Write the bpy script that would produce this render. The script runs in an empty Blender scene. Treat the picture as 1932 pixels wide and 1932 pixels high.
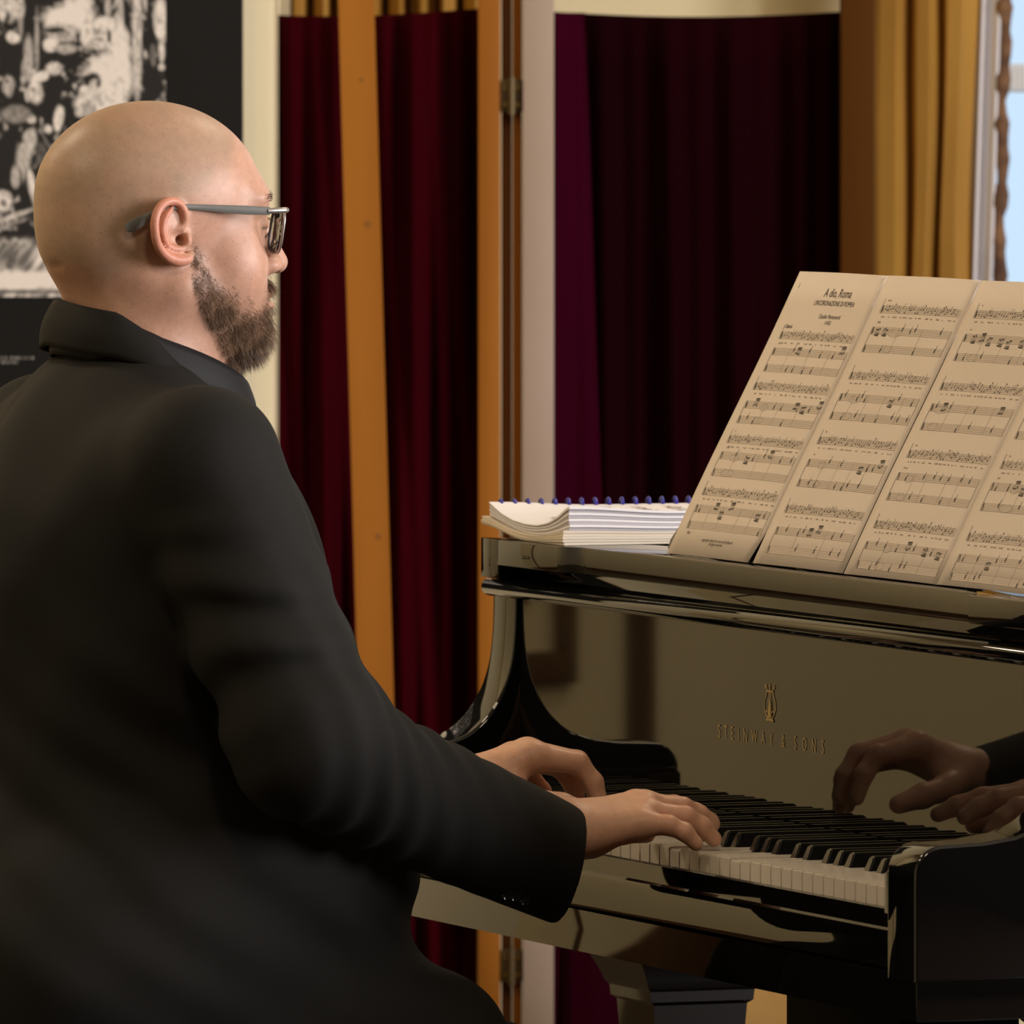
import bpy, bmesh, math, random
import numpy as np
from mathutils import Vector, Matrix
random.seed(7); rng = np.random.default_rng(7)
PI = math.pi
sc = bpy.context.scene
COL = sc.collection

# ------------------------------------------------------------------ camera
TH = math.radians(21.0); FPX = 20684.0; PITCH = math.atan(879 / FPX)
CAM = Vector((9.072, -3.586, 1.435))
AX0 = Vector((-math.cos(TH), math.sin(TH), 0)); RX = Vector((math.sin(TH), math.cos(TH), 0))
AX = AX0 * math.cos(PITCH) + Vector((0, 0, -math.sin(PITCH))); UX = RX.cross(AX)
cd = bpy.data.cameras.new('camera'); cam = bpy.data.objects.new('camera', cd); COL.objects.link(cam)
cam.matrix_world = Matrix(((RX.x, UX.x, -AX.x, CAM.x), (RX.y, UX.y, -AX.y, CAM.y), (RX.z, UX.z, -AX.z, CAM.z), (0, 0, 0, 1)))
cd.sensor_width = 36; cd.lens = 36 * FPX / 1932; cd.clip_end = 100
cd.dof.use_dof = True; cd.dof.focus_distance = 9.7; cd.dof.aperture_fstop = 20
sc.camera = cam

def RW(d, u, z):
    """room axes: d metres deep from the camera, u metres to the right, z up"""
    return Vector((CAM.x + d * AX0.x + u * RX.x, CAM.y + d * AX0.y + u * RX.y, z))

# ------------------------------------------------------------------ world, lights, exposure
w = bpy.data.worlds.new('daylight'); sc.world = w; w.use_nodes = True
bg = w.node_tree.nodes['Background']; bg.inputs[0].default_value = (0.60, 0.79, 1.0, 1); bg.inputs[1].default_value = 1.15
sc.view_settings.view_transform = 'Standard'; sc.view_settings.look = 'None'
sc.view_settings.exposure = 0.0; sc.view_settings.gamma = 1.0; sc.view_settings.use_curve_mapping = False
sc.cycles.use_denoising = True
sc.cycles.max_bounces = 8; sc.cycles.glossy_bounces = 5; sc.cycles.diffuse_bounces = 4
sc.cycles.transmission_bounces = 6; sc.cycles.transparent_max_bounces = 8
sc.cycles.sample_clamp_indirect = 6.0
sc.cycles.caustics_reflective = False; sc.cycles.caustics_refractive = False

def area(name, loc, target, size, power, color, sizey=None):
    l = bpy.data.lights.new(name, 'AREA'); l.energy = power; l.color = color
    l.shape = 'RECTANGLE'; l.size = size; l.size_y = sizey or size
    o = bpy.data.objects.new(name, l); COL.objects.link(o); o.location = loc
    o.rotation_euler = (Vector(target) - Vector(loc)).to_track_quat('-Z', 'Y').to_euler()
    return o
WARM = (1.0, 0.80, 0.57)
# warm ceiling lamps of the hall
for k, (d, u, p) in enumerate([(6.2, 0.4, 36), (8.4, -2.6, 42), (11.0, -2.2, 36), (12.4, -3.9, 40), (11.6, 1.2, 22)]):
    area('ceiling_lamp', RW(d, u, 3.55), RW(d, u, 0), 0.5, p, WARM)
# daylight entering through the two tall windows of the right wall
for k, d in enumerate((7.0, 9.2)):
    area('window_daylight', RW(d, 4.38, 1.9), RW(d, 0, 1.2), 1.25, 180, (1.0, 0.93, 0.92), 2.0)

# ------------------------------------------------------------------ materials
MATS = {}
def mat(name, color, rough=0.5, metal=0.0, spec=0.5, noise=None, coat=0.0, sss=0.0, attr=None, bump=None, sheen=0.0, emit=None):
    if name in MATS: return MATS[name]
    m = bpy.data.materials.new(name); MATS[name] = m; m.use_nodes = True
    nt = m.node_tree; b = nt.nodes['Principled BSDF']
    b.inputs['Base Color'].default_value = (*color, 1); b.inputs['Roughness'].default_value = rough
    b.inputs['Metallic'].default_value = metal; b.inputs['Specular IOR Level'].default_value = spec
    b.inputs['Coat Weight'].default_value = coat; b.inputs['Coat Roughness'].default_value = 0.03
    if sheen: b.inputs['Sheen Weight'].default_value = sheen; b.inputs['Sheen Roughness'].default_value = 0.4
    if sss:
        b.inputs['Subsurface Weight'].default_value = sss; b.inputs['Subsurface Radius'].default_value = (1.0, 0.35, 0.2)
        b.inputs['Subsurface Scale'].default_value = 0.006
    src = None
    if attr:
        a = nt.nodes.new('ShaderNodeVertexColor'); a.layer_name = attr; src = a.outputs['Color']
    if noise:
        # noise = (scale xyz, colour2, low, high, detail)
        tc = nt.nodes.new('ShaderNodeTexCoord'); mp = nt.nodes.new('ShaderNodeMapping'); mp.inputs['Scale'].default_value = noise[0]
        nz = nt.nodes.new('ShaderNodeTexNoise'); nz.inputs['Scale'].default_value = 1.0; nz.inputs['Detail'].default_value = noise[4] if len(noise) > 4 else 4
        nt.links.new(tc.outputs['Object'], mp.inputs[0]); nt.links.new(mp.outputs[0], nz.inputs['Vector'])
        cr = nt.nodes.new('ShaderNodeMapRange'); cr.inputs[1].default_value = noise[2]; cr.inputs[2].default_value = noise[3]
        nt.links.new(nz.outputs['Fac'], cr.inputs[0])
        mx = nt.nodes.new('ShaderNodeMix'); mx.data_type = 'RGBA'
        nt.links.new(cr.outputs[0], mx.inputs[0]); mx.inputs[7].default_value = (*noise[1], 1)
        if src is not None:
            mx.blend_type = 'MULTIPLY'; nt.links.new(src, mx.inputs[6])
        else: mx.inputs[6].default_value = (*color, 1)
        src = mx.outputs[2]
    if src is not None: nt.links.new(src, b.inputs['Base Color'])
    if bump:
        # bump = (scale xyz, strength, distance)
        tc = nt.nodes.new('ShaderNodeTexCoord'); mp = nt.nodes.new('ShaderNodeMapping'); mp.inputs['Scale'].default_value = bump[0]
        nz = nt.nodes.new('ShaderNodeTexNoise'); nz.inputs['Scale'].default_value = 1.0; nz.inputs['Detail'].default_value = 5
        bp = nt.nodes.new('ShaderNodeBump'); bp.inputs['Strength'].default_value = bump[1]; bp.inputs['Distance'].default_value = bump[2]
        nt.links.new(tc.outputs['Object'], mp.inputs[0]); nt.links.new(mp.outputs[0], nz.inputs['Vector'])
        nt.links.new(nz.outputs['Fac'], bp.inputs['Height']); nt.links.new(bp.outputs[0], b.inputs['Normal'])
    if emit:
        b.inputs['Emission Color'].default_value = (*emit[0], 1); b.inputs['Emission Strength'].default_value = emit[1]
    return m

M_WALL = mat('cream_paint', (0.90, 0.80, 0.53), 0.75, noise=((1.5, 1.5, 1.5), (0.86, 0.76, 0.49), 0.35, 0.7))
M_DIMWALL = mat('dim_hall_wall', (0.014, 0.010, 0.006), 0.7, spec=0.2)  # unseen walls coloured dark to keep reflections in the lacquer dim
M_CEIL = mat('ceiling_paint', (0.60, 0.52, 0.38), 0.8)
M_FLOOR = mat('parquet', (0.050, 0.027, 0.011), 0.45, noise=((2, 30, 2), (0.034, 0.017, 0.007), 0.3, 0.7))
M_WOOD = mat('orange_pine', (0.39, 0.145, 0.015), 0.6, spec=0.2, noise=((14, 14, 1.2), (0.29, 0.098, 0.009), 0.35, 0.75))
M_WOOD2 = mat('brown_pine', (0.26, 0.105, 0.014), 0.6, noise=((14, 14, 1.2), (0.17, 0.062, 0.008), 0.35, 0.75))
M_WOOD3 = mat('dark_brown_wood', (0.115, 0.05, 0.012), 0.55, noise=((14, 14, 1.2), (0.08, 0.03, 0.008), 0.35, 0.75))
M_PALE = mat('pale_paint', (0.43, 0.335, 0.27), 0.6, noise=((9, 9, 5), (0.39, 0.295, 0.225), 0.3, 0.7))
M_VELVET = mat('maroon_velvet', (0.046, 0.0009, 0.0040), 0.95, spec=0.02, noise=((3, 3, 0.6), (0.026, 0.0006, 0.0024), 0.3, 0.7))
M_VELVET2 = mat('lit_fold_velvet', (0.034, 0.0008, 0.0085), 0.95, spec=0.02, noise=((8, 8, 0.5), (0.012, 0.0006, 0.003), 0.3, 0.7))  # plum tone carries the light caught by a fold
M_VELVET3 = mat('dim_maroon_velvet', (0.0115, 0.0006, 0.0020), 0.95, spec=0.02, noise=((3, 3, 0.6), (0.008, 0.0005, 0.0016), 0.3, 0.7))  # maroon darkened for the weaker light on the right-hand cloth
M_GOLDCLOTH = mat('gold_curtain_cloth', (0.50, 0.27, 0.045), 0.7, noise=((7, 7, 2.5), (0.36, 0.18, 0.025), 0.3, 0.7))
M_SHEER = mat('white_lining', (0.88, 0.88, 0.95), 0.8)  # white lifted to stand for window light glowing through the sheer
M_BRAID = mat('brown_braid', (0.26, 0.14, 0.07), 0.9, noise=((40, 40, 40), (0.10, 0.05, 0.03), 0.35, 0.65))
M_WHITE = mat('white_window_paint', (0.75, 0.77, 0.80), 0.5)
M_IRON = mat('hinge_iron', (0.13, 0.09, 0.04), 0.45, metal=0.6)
M_BLACKBOARD = mat('poster_black', (0.010, 0.0095, 0.0085), 0.7, spec=0.15)
M_PIANO = mat('black_lacquer', (0.0035, 0.0032, 0.003), 0.025, spec=0.5)
M_PIANO2 = mat('black_satin', (0.005, 0.005, 0.005), 0.35)
M_IVORY = mat('white_key_plastic', (0.66, 0.60, 0.52), 0.22)
M_EBONY = mat('black_key', (0.006, 0.006, 0.006), 0.28)
M_BRASS = mat('brass', (0.62, 0.42, 0.14), 0.28, metal=1.0)
M_GOLDLEAF = mat('gold_leaf', (0.42, 0.30, 0.12), 0.45, metal=0.35)
M_PLATE = mat('gold_plate', (0.5, 0.33, 0.1), 0.35, metal=0.7)
M_FELT = mat('red_felt', (0.15, 0.01, 0.01), 0.95)
M_PAPER = mat('cream_paper', (0.80, 0.70, 0.60), 0.75, noise=((6, 6, 6), (0.76, 0.66, 0.56), 0.3, 0.7))
M_PAPERW = mat('white_paper', (0.78, 0.755, 0.75), 0.7)
M_PAPERG = mat('grey_paper', (0.45, 0.42, 0.44), 0.7)
M_PAPERY = mat('warm_lit_paper', (0.66, 0.58, 0.46), 0.75)  # white paper tinted yellow for the warm light on the score's front
M_INK = mat('ink', (0.055, 0.045, 0.035), 0.8)
M_INK2 = mat('staff_ink', (0.28, 0.23, 0.18), 0.8)
M_COIL = mat('blue_coil', (0.02, 0.02, 0.22), 0.35)
M_LEATHER = mat('black_leather', (0.012, 0.011, 0.010), 0.45)

# ------------------------------------------------------------------ helpers
def link(o, parent=None):
    COL.objects.link(o)
    if parent is not None:
        o.parent = parent; o.matrix_parent_inverse = parent_inv(parent)
    return o
def parent_inv(p):
    m = Matrix.Translation(p.location)
    q = p
    return world_of(p).inverted()
def world_of(p):
    m = Matrix.LocRotScale(p.location, p.rotation_euler, p.scale)
    if p.parent is not None: m = world_of(p.parent) @ p.matrix_parent_inverse @ m
    return m
def tag(o, label=None, cat=None, group=None, kind=None):
    if label: o['label'] = label
    if cat: o['category'] = cat
    if group: o['group'] = group
    if kind: o['kind'] = kind
    return o
def empty(name, loc, label, cat, group=None):
    o = bpy.data.objects.new(name, None); o.location = loc; o.empty_display_size = 0.1; COL.objects.link(o)
    return tag(o, label, cat, group)
def smooth(me, angle=40):
    me.polygons.foreach_set('use_smooth', [True] * len(me.polygons))
    try: me.set_sharp_from_angle(angle=math.radians(angle))
    except Exception: pass
def from_bm(name, bm, m, parent=None, sm=True, angle=40):
    me = bpy.data.meshes.new(name); bm.normal_update(); bm.to_mesh(me); bm.free()
    me.materials.append(m)
    if sm: smooth(me, angle)
    o = bpy.data.objects.new(name, me); return link(o, parent)
def from_py(name, v, f, m, parent=None, sm=True, angle=40):
    me = bpy.data.meshes.new(name); me.from_pydata([tuple(p) for p in v], [], [tuple(q) for q in f]); me.update()
    me.materials.append(m)
    if sm: smooth(me, angle)
    o = bpy.data.objects.new(name, me); return link(o, parent)
def bm_box(bm, lo, hi, M=None):
    vs = []
    for k in range(8):
        p = Vector((hi[0] if k & 1 else lo[0], hi[1] if k & 2 else lo[1], hi[2] if k & 4 else lo[2]))
        vs.append(bm.verts.new(M @ p if M is not None else p))
    for q in ((0, 2, 3, 1), (4, 5, 7, 6), (0, 1, 5, 4), (2, 6, 7, 3), (0, 4, 6, 2), (1, 3, 7, 5)):
        bm.faces.new([vs[i] for i in q])
    return vs
def box(name, lo, hi, m, parent=None, bevel=0.0, seg=2, M=None):
    bm = bmesh.new(); bm_box(bm, lo, hi)
    if bevel: bmesh.ops.bevel(bm, geom=bm.edges[:], offset=bevel, segments=seg, affect='EDGES', profile=0.6)
    if M is not None: bm.transform(M)
    bmesh.ops.recalc_face_normals(bm, faces=bm.faces)
    return from_bm(name, bm, m, parent)
def prism(name, prof, axis, t0, t1, m, parent=None, bevel=0.0, seg=3, M=None):
    """extrude a closed profile along an axis; axis 'x': prof=(y,z), 'z': prof=(x,y), 'y': prof=(x,z)"""
    def P(a, b, t): return {'x': (t, a, b), 'y': (a, t, b), 'z': (a, b, t)}[axis]
    bm = bmesh.new(); n = len(prof)
    A = [bm.verts.new(P(a, b, t0)) for a, b in prof]; B = [bm.verts.new(P(a, b, t1)) for a, b in prof]
    fa = bm.faces.new(A); fb = bm.faces.new(list(reversed(B)))
    for i in range(n):
        j = (i + 1) % n; bm.faces.new((A[j], A[i], B[i], B[j]))
    bmesh.ops.recalc_face_normals(bm, faces=bm.faces)
    if bevel:
        ed = [e for f in (fa, fb) for e in f.edges]
        bmesh.ops.bevel(bm, geom=ed, offset=bevel, segments=seg, affect='EDGES', profile=0.5)
    if M is not None: bm.transform(M)
    bmesh.ops.recalc_face_normals(bm, faces=bm.faces)
    return from_bm(name, bm, m, parent, angle=30)
def tube_mesh(pts, rad, n=10, close=False, caps=True):
    pts = [Vector(p) for p in pts]; N = len(pts)
    rad = rad if hasattr(rad, '__len__') else [rad] * N
    v, f = [], []; up = None
    for i, p in enumerate(pts):
        if close: t = pts[(i + 1) % N] - pts[i - 1]
        else: t = pts[min(i + 1, N - 1)] - pts[max(i - 1, 0)]
        t.normalize()
        if up is None:
            up = Vector((0, 0, 1)) if abs(t.z) < 0.9 else Vector((1, 0, 0))
        s = t.cross(up).normalized(); up = s.cross(t).normalized()
        for k in range(n):
            a = 2 * PI * k / n
            v.append(p + (s * math.cos(a) + up * math.sin(a)) * rad[i])
    M = N if close else N - 1
    for i in range(M):
        for k in range(n):
            a = i * n + k; b = i * n + (k + 1) % n; j = (i + 1) % N
            f.append((a, b, j * n + (k + 1) % n, j * n + k))
    if caps and not close:
        f.append(tuple(range(n))[::-1]); f.append(tuple(range((N - 1) * n, N * n)))
    return v, f
def tube(name, pts, rad, m, parent=None, n=10, close=False):
    v, f = tube_mesh(pts, rad, n, close); return from_py(name, v, f, m, parent, angle=60)
def lathe(name, prof, m, loc, parent=None, n=28):
    v, f = [], []
    for i, (r_, z) in enumerate(prof):
        for k in range(n):
            a = 2 * PI * k / n; v.append((loc[0] + r_ * math.cos(a), loc[1] + r_ * math.sin(a), loc[2] + z))
    for i in range(len(prof) - 1):
        for k in range(n): f.append((i * n + k, i * n + (k + 1) % n, (i + 1) * n + (k + 1) % n, (i + 1) * n + k))
    f.append(tuple(range(n))[::-1]); f.append(tuple(range((len(prof) - 1) * n, len(prof) * n)))
    return from_py(name, v, f, m, parent, angle=50)
def grid(name, fn, nu, nv, m, parent=None, thick=0.0, angle=60):
    """surface fn(u,v)->Vector for u,v in 0..1; thick gives it a back side"""
    v = [fn(i / (nu - 1), j / (nv - 1)) for j in range(nv) for i in range(nu)]
    f = [(j * nu + i, j * nu + i + 1, (j + 1) * nu + i + 1, (j + 1) * nu + i) for j in range(nv - 1) for i in range(nu - 1)]
    o = from_py(name, v, f, m, parent, angle=angle)
    if thick:
        s = o.modifiers.new('thickness', 'SOLIDIFY'); s.thickness = thick; s.offset = 0
    return o
ROOMROT = Matrix(((RX.x, AX0.x, 0, CAM.x), (RX.y, AX0.y, 0, CAM.y), (0, 0, 1, 0), (0, 0, 0, 1)))   # (u, d, z) -> world
def rbox(name, u0, u1, d0, d1, z0, z1, m, parent=None, bevel=0.0):
    return box(name, (u0, d0, z0), (u1, d1, z1), m, parent, bevel, 2, ROOMROT)
def S(o): o['kind'] = 'structure'; return o
# ------------------------------------------------------------------ the room
UL, UR, DF, DB, ZC = -5.6, 4.5, -2.0, 13.62, 3.8
S(rbox('floor', UL - .2, UR + .2, DF - .2, DB + .2, -0.1, 0.0, M_FLOOR))
S(rbox('ceiling', UL - .2, UR + .2, DF - .2, DB + .2, ZC, ZC + .1, M_CEIL))
S(rbox('wall_left', UL - .2, UL, DF - .2, DB + .2, 0, ZC, M_WALL))
S(rbox('wall_front', UL, UR, DF - .2, DF, 0, ZC, M_DIMWALL))
def wall_with_holes(name, along, holes, z0, z1, a0, a1, M, thick, m):
    bm = bmesh.new(); cur = a0
    for (h0, h1, hz0, hz1) in holes:
        bm_box(bm, (cur, 0, z0), (h0, thick, z1)); bm_box(bm, (h0, 0, z0), (h1, thick, hz0)); bm_box(bm, (h0, 0, hz1), (h1, thick, z1)); cur = h1
    bm_box(bm, (cur, 0, z0), (a1, thick, z1)); bm.transform(M)
    bmesh.ops.recalc_face_normals(bm, faces=bm.faces)
    return from_bm(name, bm, m)
WIN = (0.545, 1.70, 0.75, 2.9)
S(wall_with_holes('wall_back', 'u', [WIN], 0, ZC, UL, UR, ROOMROT @ Matrix.Translation((0, DB, 0)), 0.2, M_WALL))
M_R = ROOMROT @ Matrix(((0, 1, 0, UR), (1, 0, 0, 0), (0, 0, 1, 0), (0, 0, 0, 1)))
S(wall_with_holes('wall_right', 'd', [(6.3, 7.7, .85, 2.95), (8.5, 9.9, .85, 2.95)], 0, ZC, DF, DB, M_R, 0.2, M_DIMWALL))
def window(n, M, w0, w1, z0, z1, glass=True):
    """white timber window: frame, muntins, panes; local axes a (along wall), depth, z"""
    r = bpy.data.objects.new('window_%d' % n, None); r.matrix_world = M @ Matrix.Translation(((w0 + w1) / 2, 0.1, z0)); COL.objects.link(r); r['kind'] = 'structure'
    def part(nm, lo, hi, mt):
        bm = bmesh.new(); bm_box(bm, lo, hi); bmesh.ops.bevel(bm, geom=bm.edges[:], offset=.004, segments=1, affect='EDGES')
        bm.transform(M); bmesh.ops.recalc_face_normals(bm, faces=bm.faces)
        me = bpy.data.meshes.new(nm); bm.to_mesh(me); bm.free(); me.materials.append(mt)
        o = bpy.data.objects.new(nm, me); COL.objects.link(o); o.parent = r; o.matrix_parent_inverse = r.matrix_world.inverted()
        return o
    part('window_frame', (w0, .06, z0), (w0 + .05, .13, z1), M_WHITE); part('window_frame', (w1 - .05, .06, z0), (w1, .13, z1), M_WHITE)
    part('window_frame', (w0 + .05, .06, z0), (w1 - .05, .13, z0 + .06), M_WHITE); part('window_frame', (w0 + .05, .06, z1 - .06), (w1 - .05, .13, z1), M_WHITE)
    wm = (w0 + w1) / 2
    part('muntin', (wm - .018, .075, z0 + .06), (wm + .018, .115, z1 - .06), M_WHITE)
    for zz in (z0 + (z1 - z0) * .30, z0 + (z1 - z0) * .625): part('muntin', (w0 + .05, .078, zz - .018), (w1 - .05, .112, zz + .018), M_WHITE)
    part('window_sill', (w0 - .06, -.09, z0 - .045), (w1 + .06, .06, z0), M_WHITE)
    if glass:
        for (a, b) in ((w0 + .05, wm - .018), (wm + .018, w1 - .05)):
            zs = [z0 + .06, z0 + (z1 - z0) * .30, z0 + (z1 - z0) * .625, z1 - .06]
            for k in range(3):
                part('pane', (a, .092, zs[k] + (0 if k == 0 else .018)), (b, .096, zs[k + 1] - (0 if k == 2 else .018)), M_GLASS)
M_GLASS = bpy.data.materials.new('window_glass'); M_GLASS.use_nodes = True
_nt = M_GLASS.node_tree; _nt.nodes.clear(); _o = _nt.nodes.new('ShaderNodeOutputMaterial'); _mx = _nt.nodes.new('ShaderNodeMixShader')
_t = _nt.nodes.new('ShaderNodeBsdfTransparent'); _g = _nt.nodes.new('ShaderNodeBsdfGlossy'); _g.inputs['Roughness'].default_value = 0.02; _mx.inputs[0].default_value = 0.06
_nt.links.new(_t.outputs[0], _mx.inputs[1]); _nt.links.new(_g.outputs[0], _mx.inputs[2]); _nt.links.new(_mx.outputs[0], _o.inputs[0])
window(1, ROOMROT @ Matrix.Translation((0, DB, 0)), *WIN)
window(2, M_R, 6.3, 7.7, .85, 2.95, False); window(3, M_R, 8.5, 9.9, .85, 2.95, False)
S(rbox('baseboard_back', UL, UR, DB - .02, DB, 0, .14, M_WOOD3, bevel=.004))
# wall pier that carries the poster
S(rbox('wall_pier', -1.75, -0.272, 12.45, DB, 0, ZC, M_WALL, bevel=.003))
# dark timber uprights on the back wall far left (seen mirrored in the piano's fallboard)
for n_, (ua, ub) in enumerate(((-3.128, -3.085),)):
    S(rbox('trim_%d' % (n_ + 1), ua, ub, DB - .015, DB, 0, ZC, M_WOOD3, bevel=.004))

# ------------------------------------------------------------------ poster
PZ0, PZ1, PU0, PU1 = 0.72, 1.98, -1.22, -0.305
poster = empty('exhibition_poster', RW(12.43, (PU0 + PU1) / 2, PZ0), 'black exhibition poster with a black and white crowd photograph on the cream pier', 'poster')
rbox('poster_board', PU0, PU1, 12.425, 12.4485, PZ0, PZ1, M_BLACKBOARD, poster, bevel=.002)
def vnoise(x, y, seed=0):
    xi = np.floor(x).astype(int); yi = np.floor(y).astype(int); fx = x - xi; fy = y - yi
    fx = fx * fx * (3 - 2 * fx); fy = fy * fy * (3 - 2 * fy)
    def h(a, b):
        n = (a * 374761393 + b * 668265263 + seed * 982451653) & 0x7fffffff
        n = ((n ^ (n >> 13)) * 1274126177) & 0x7fffffff
        return ((n ^ (n >> 16)) & 0xffff) / 65535.0
    return (h(xi, yi) * (1 - fx) + h(xi + 1, yi) * fx) * (1 - fy) + (h(xi, yi + 1) * (1 - fx) + h(xi + 1, yi + 1) * fx) * fy
# the photograph: tones laid out in photo millimetre-like units (px of the reference), printed flat
def poster_tone(X, Y):
    n1 = vnoise(X / 26, Y / 34, 1); n2 = vnoise(X / 11, Y / 15, 2); n3 = vnoise(X / 5.0, Y / 7, 3)
    T = 0.05 + 0.62 * np.clip((n1 * .30 + n2 * .45 + n3 * .30 - .57) * 4.5, 0, 1)
    def el(cx, cy, rx, ry, t, soft=.20, rot=0.0, tex=.34):
        nonlocal T
        c, s = math.cos(rot), math.sin(rot); dx = X - cx; dy = Y - cy
        q = np.sqrt(((dx * c + dy * s) / rx) ** 2 + ((-dx * s + dy * c) / ry) ** 2) + .34 * (n2 - .5) + .30 * (n3 - .5)
        k = np.clip((1 + soft - q) / (2 * soft), 0, 1); T = T * (1 - k) + t * (1 + tex * (n3 - .5) * 2) * k
    D, G, W = .035, .42, .90
    # dark gaps between the figures
    el(18, 105, 30, 45, D); el(28, 205, 26, 40, D); el(100, 165, 20, 40, D); el(12, 300, 24, 60, D); el(98, 205, 14, 40, D); el(60, 238, 22, 14, D); el(288, 150, 22, 55, D); el(285, 75, 14, 30, D); el(180, 8, 14, 22, D); el(235, 30, 10, 40, D, .3); el(122, 110, 24, 12, D)
    # poles, rifles, statues at the right
    el(260, 70, 9, 125, .66, .2); el(228, 40, 7, 62, .55, .2); el(71, 80, 4, 55, .48, .3); el(55, 105, 9, 38, .50, .3); el(40, 40, 5, 35, .4, .3); el(205, 15, 6, 30, .5, .2)
    el(304, 35, 13, 42, .72); el(304, 62, 9, 11, W); el(306, 95, 5, 26, .75); el(306, 126, 6, 7, .8); el(290, 105, 6, 22, .25); el(25, 12, 12, 26, .68, .2, -.4); el(6, 20, 8, 22, .7); el(40, 15, 8, 22, .62)
    # officer with the white peaked cap
    el(150, 25, 32, 34, .78); el(128, 34, 46, 25, W, tex=.08); el(122, 62, 34, 17, .60); el(110, 58, 22, 6, .07); el(120, 66, 15, 8, .40); el(152, 73, 6, 13, .06, rot=-.3); el(97, 84, 14, 14, .88); el(125, 92, 20, 9, .55); el(165, 60, 12, 34, .80)
    # bearded man with the white hood
    el(222, 110, 26, 70, .84, tex=.1); el(198, 46, 21, 15, W); el(193, 76, 18, 26, .74); el(184, 62, 7, 6, .42); el(207, 68, 4, 12, .10); el(186, 74, 10, 2.5, .35); el(192, 100, 22, 7, .30); el(179, 99, 5, 6, .10); el(188, 112, 24, 5, .55)
    # third man in the white coat
    el(205, 150, 46, 45, .86, tex=.1); el(174, 150, 19, 14, .07); el(180, 160, 11, 13, .60); el(187, 158, 4, 6, .18); el(160, 170, 9, 9, .86); el(180, 196, 40, 24, .76); el(170, 205, 16, 12, .5); el(225, 190, 16, 40, .82)
    # faces and hands on the left
    el(26, 70, 13, 10, W, rot=.4); el(17, 160, 11, 19, .52); el(15, 152, 5, 4, .2); el(76, 145, 18, 9, W, rot=-.35); el(104, 129, 15, 12, .70); el(68, 172, 13, 21, .76); el(64, 168, 5, 4, .4); el(52, 130, 10, 22, .5)
    el(111, 222, 9, 26, W, rot=.1); el(60, 224, 8, 7, .74); el(92, 242, 8, 8, .7); el(30, 215, 28, 16, .34); el(58, 262, 13, 22, .62); el(44, 296, 14, 26, .55); el(30, 330, 9, 22, .5); el(80, 290, 10, 22, .2)
    el(6, 378, 17, 19, .80); el(6, 380, 8, 7, .3); el(62, 350, 7, 36, .80, .2, -.2); el(30, 404, 40, 5, .62, .3, -.35); el(20, 420, 40, 4, .35, .3, -.3); el(40, 440, 60, 9, .06); el(40, 385, 18, 9, .05)
    # pale ground at the foot of the picture
    st = np.clip((n1 * .5 + vnoise((X + Y * .7) / 7, Y / 40, 8) * .6 - .25) * 1.6, .1, 1)
    k = np.clip((Y - 440) / 28, 0, 1); T = T * (1 - k) + k * (.15 + .72 * st); el(40, 525, 110, 17, W, tex=.06); el(55, 547, 130, 3.5, .30); el(22, 492, 10, 16, .2, rot=.5); el(250, 525, 130, 20, W, tex=.06)
    T = np.clip((T - .06) / .80, .012, 1); return T
def pz(py): return 1.4875 - py * 0.0006045      # photo row -> height on the poster plane
def pu(px): return (px - 966) * 0.0006010
NX, NY = 330, 380
xs = np.linspace(-540, 314, NX); ys = np.linspace(-420, 557, NY)
GX, GY = np.meshgrid(xs, ys)
tone = poster_tone(GX, GY)
base = ROOMROT
vv = []
for j in range(NY):
    for i in range(NX):
        vv.append((pu(xs[i]), 12.4235, pz(ys[j])))
R3 = np.array(ROOMROT)[:3, :3]; T3 = np.array(ROOMROT)[:3, 3]
vv = np.array(vv) @ R3.T + T3
ff = [(j * NX + i, (j + 1) * NX + i, (j + 1) * NX + i + 1, j * NX + i + 1) for j in range(NY - 1) for i in range(NX - 1)]
M_PRINT = mat('photo_print', (0.5, 0.5, 0.5), 0.5, attr='tone')
pp = from_py('printed_photograph', vv, ff, M_PRINT, poster)
ca = pp.data.color_attributes.new('tone', 'FLOAT_COLOR', 'POINT')
tt = np.clip(tone.reshape(-1) ** 1.15 * .90, .012, .9)
ca.data.foreach_set('color', np.stack([tt, tt * .94, tt * .87, np.ones_like(tt)], 1).astype(np.float32).ravel())
# small caption in white under the photograph (illegible specks of type)
bm = bmesh.new(); x = -150.0
for row, yy, x0, x1 in ((0, 671, -160, 62), (1, 679, -160, 34)):
    x = x0
    while x < x1:
        wd = random.uniform(2, 6)
        bm_box(bm, (pu(x), 12.4232, pz(yy + 3.0)), (pu(x + wd), 12.4250, pz(yy - 2.5)), ROOMROT); x += wd + random.uniform(1.5, 7)
from_bm('caption', bm, mat('caption_grey', (.25, .24, .22), .6), poster, sm=False)

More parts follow.
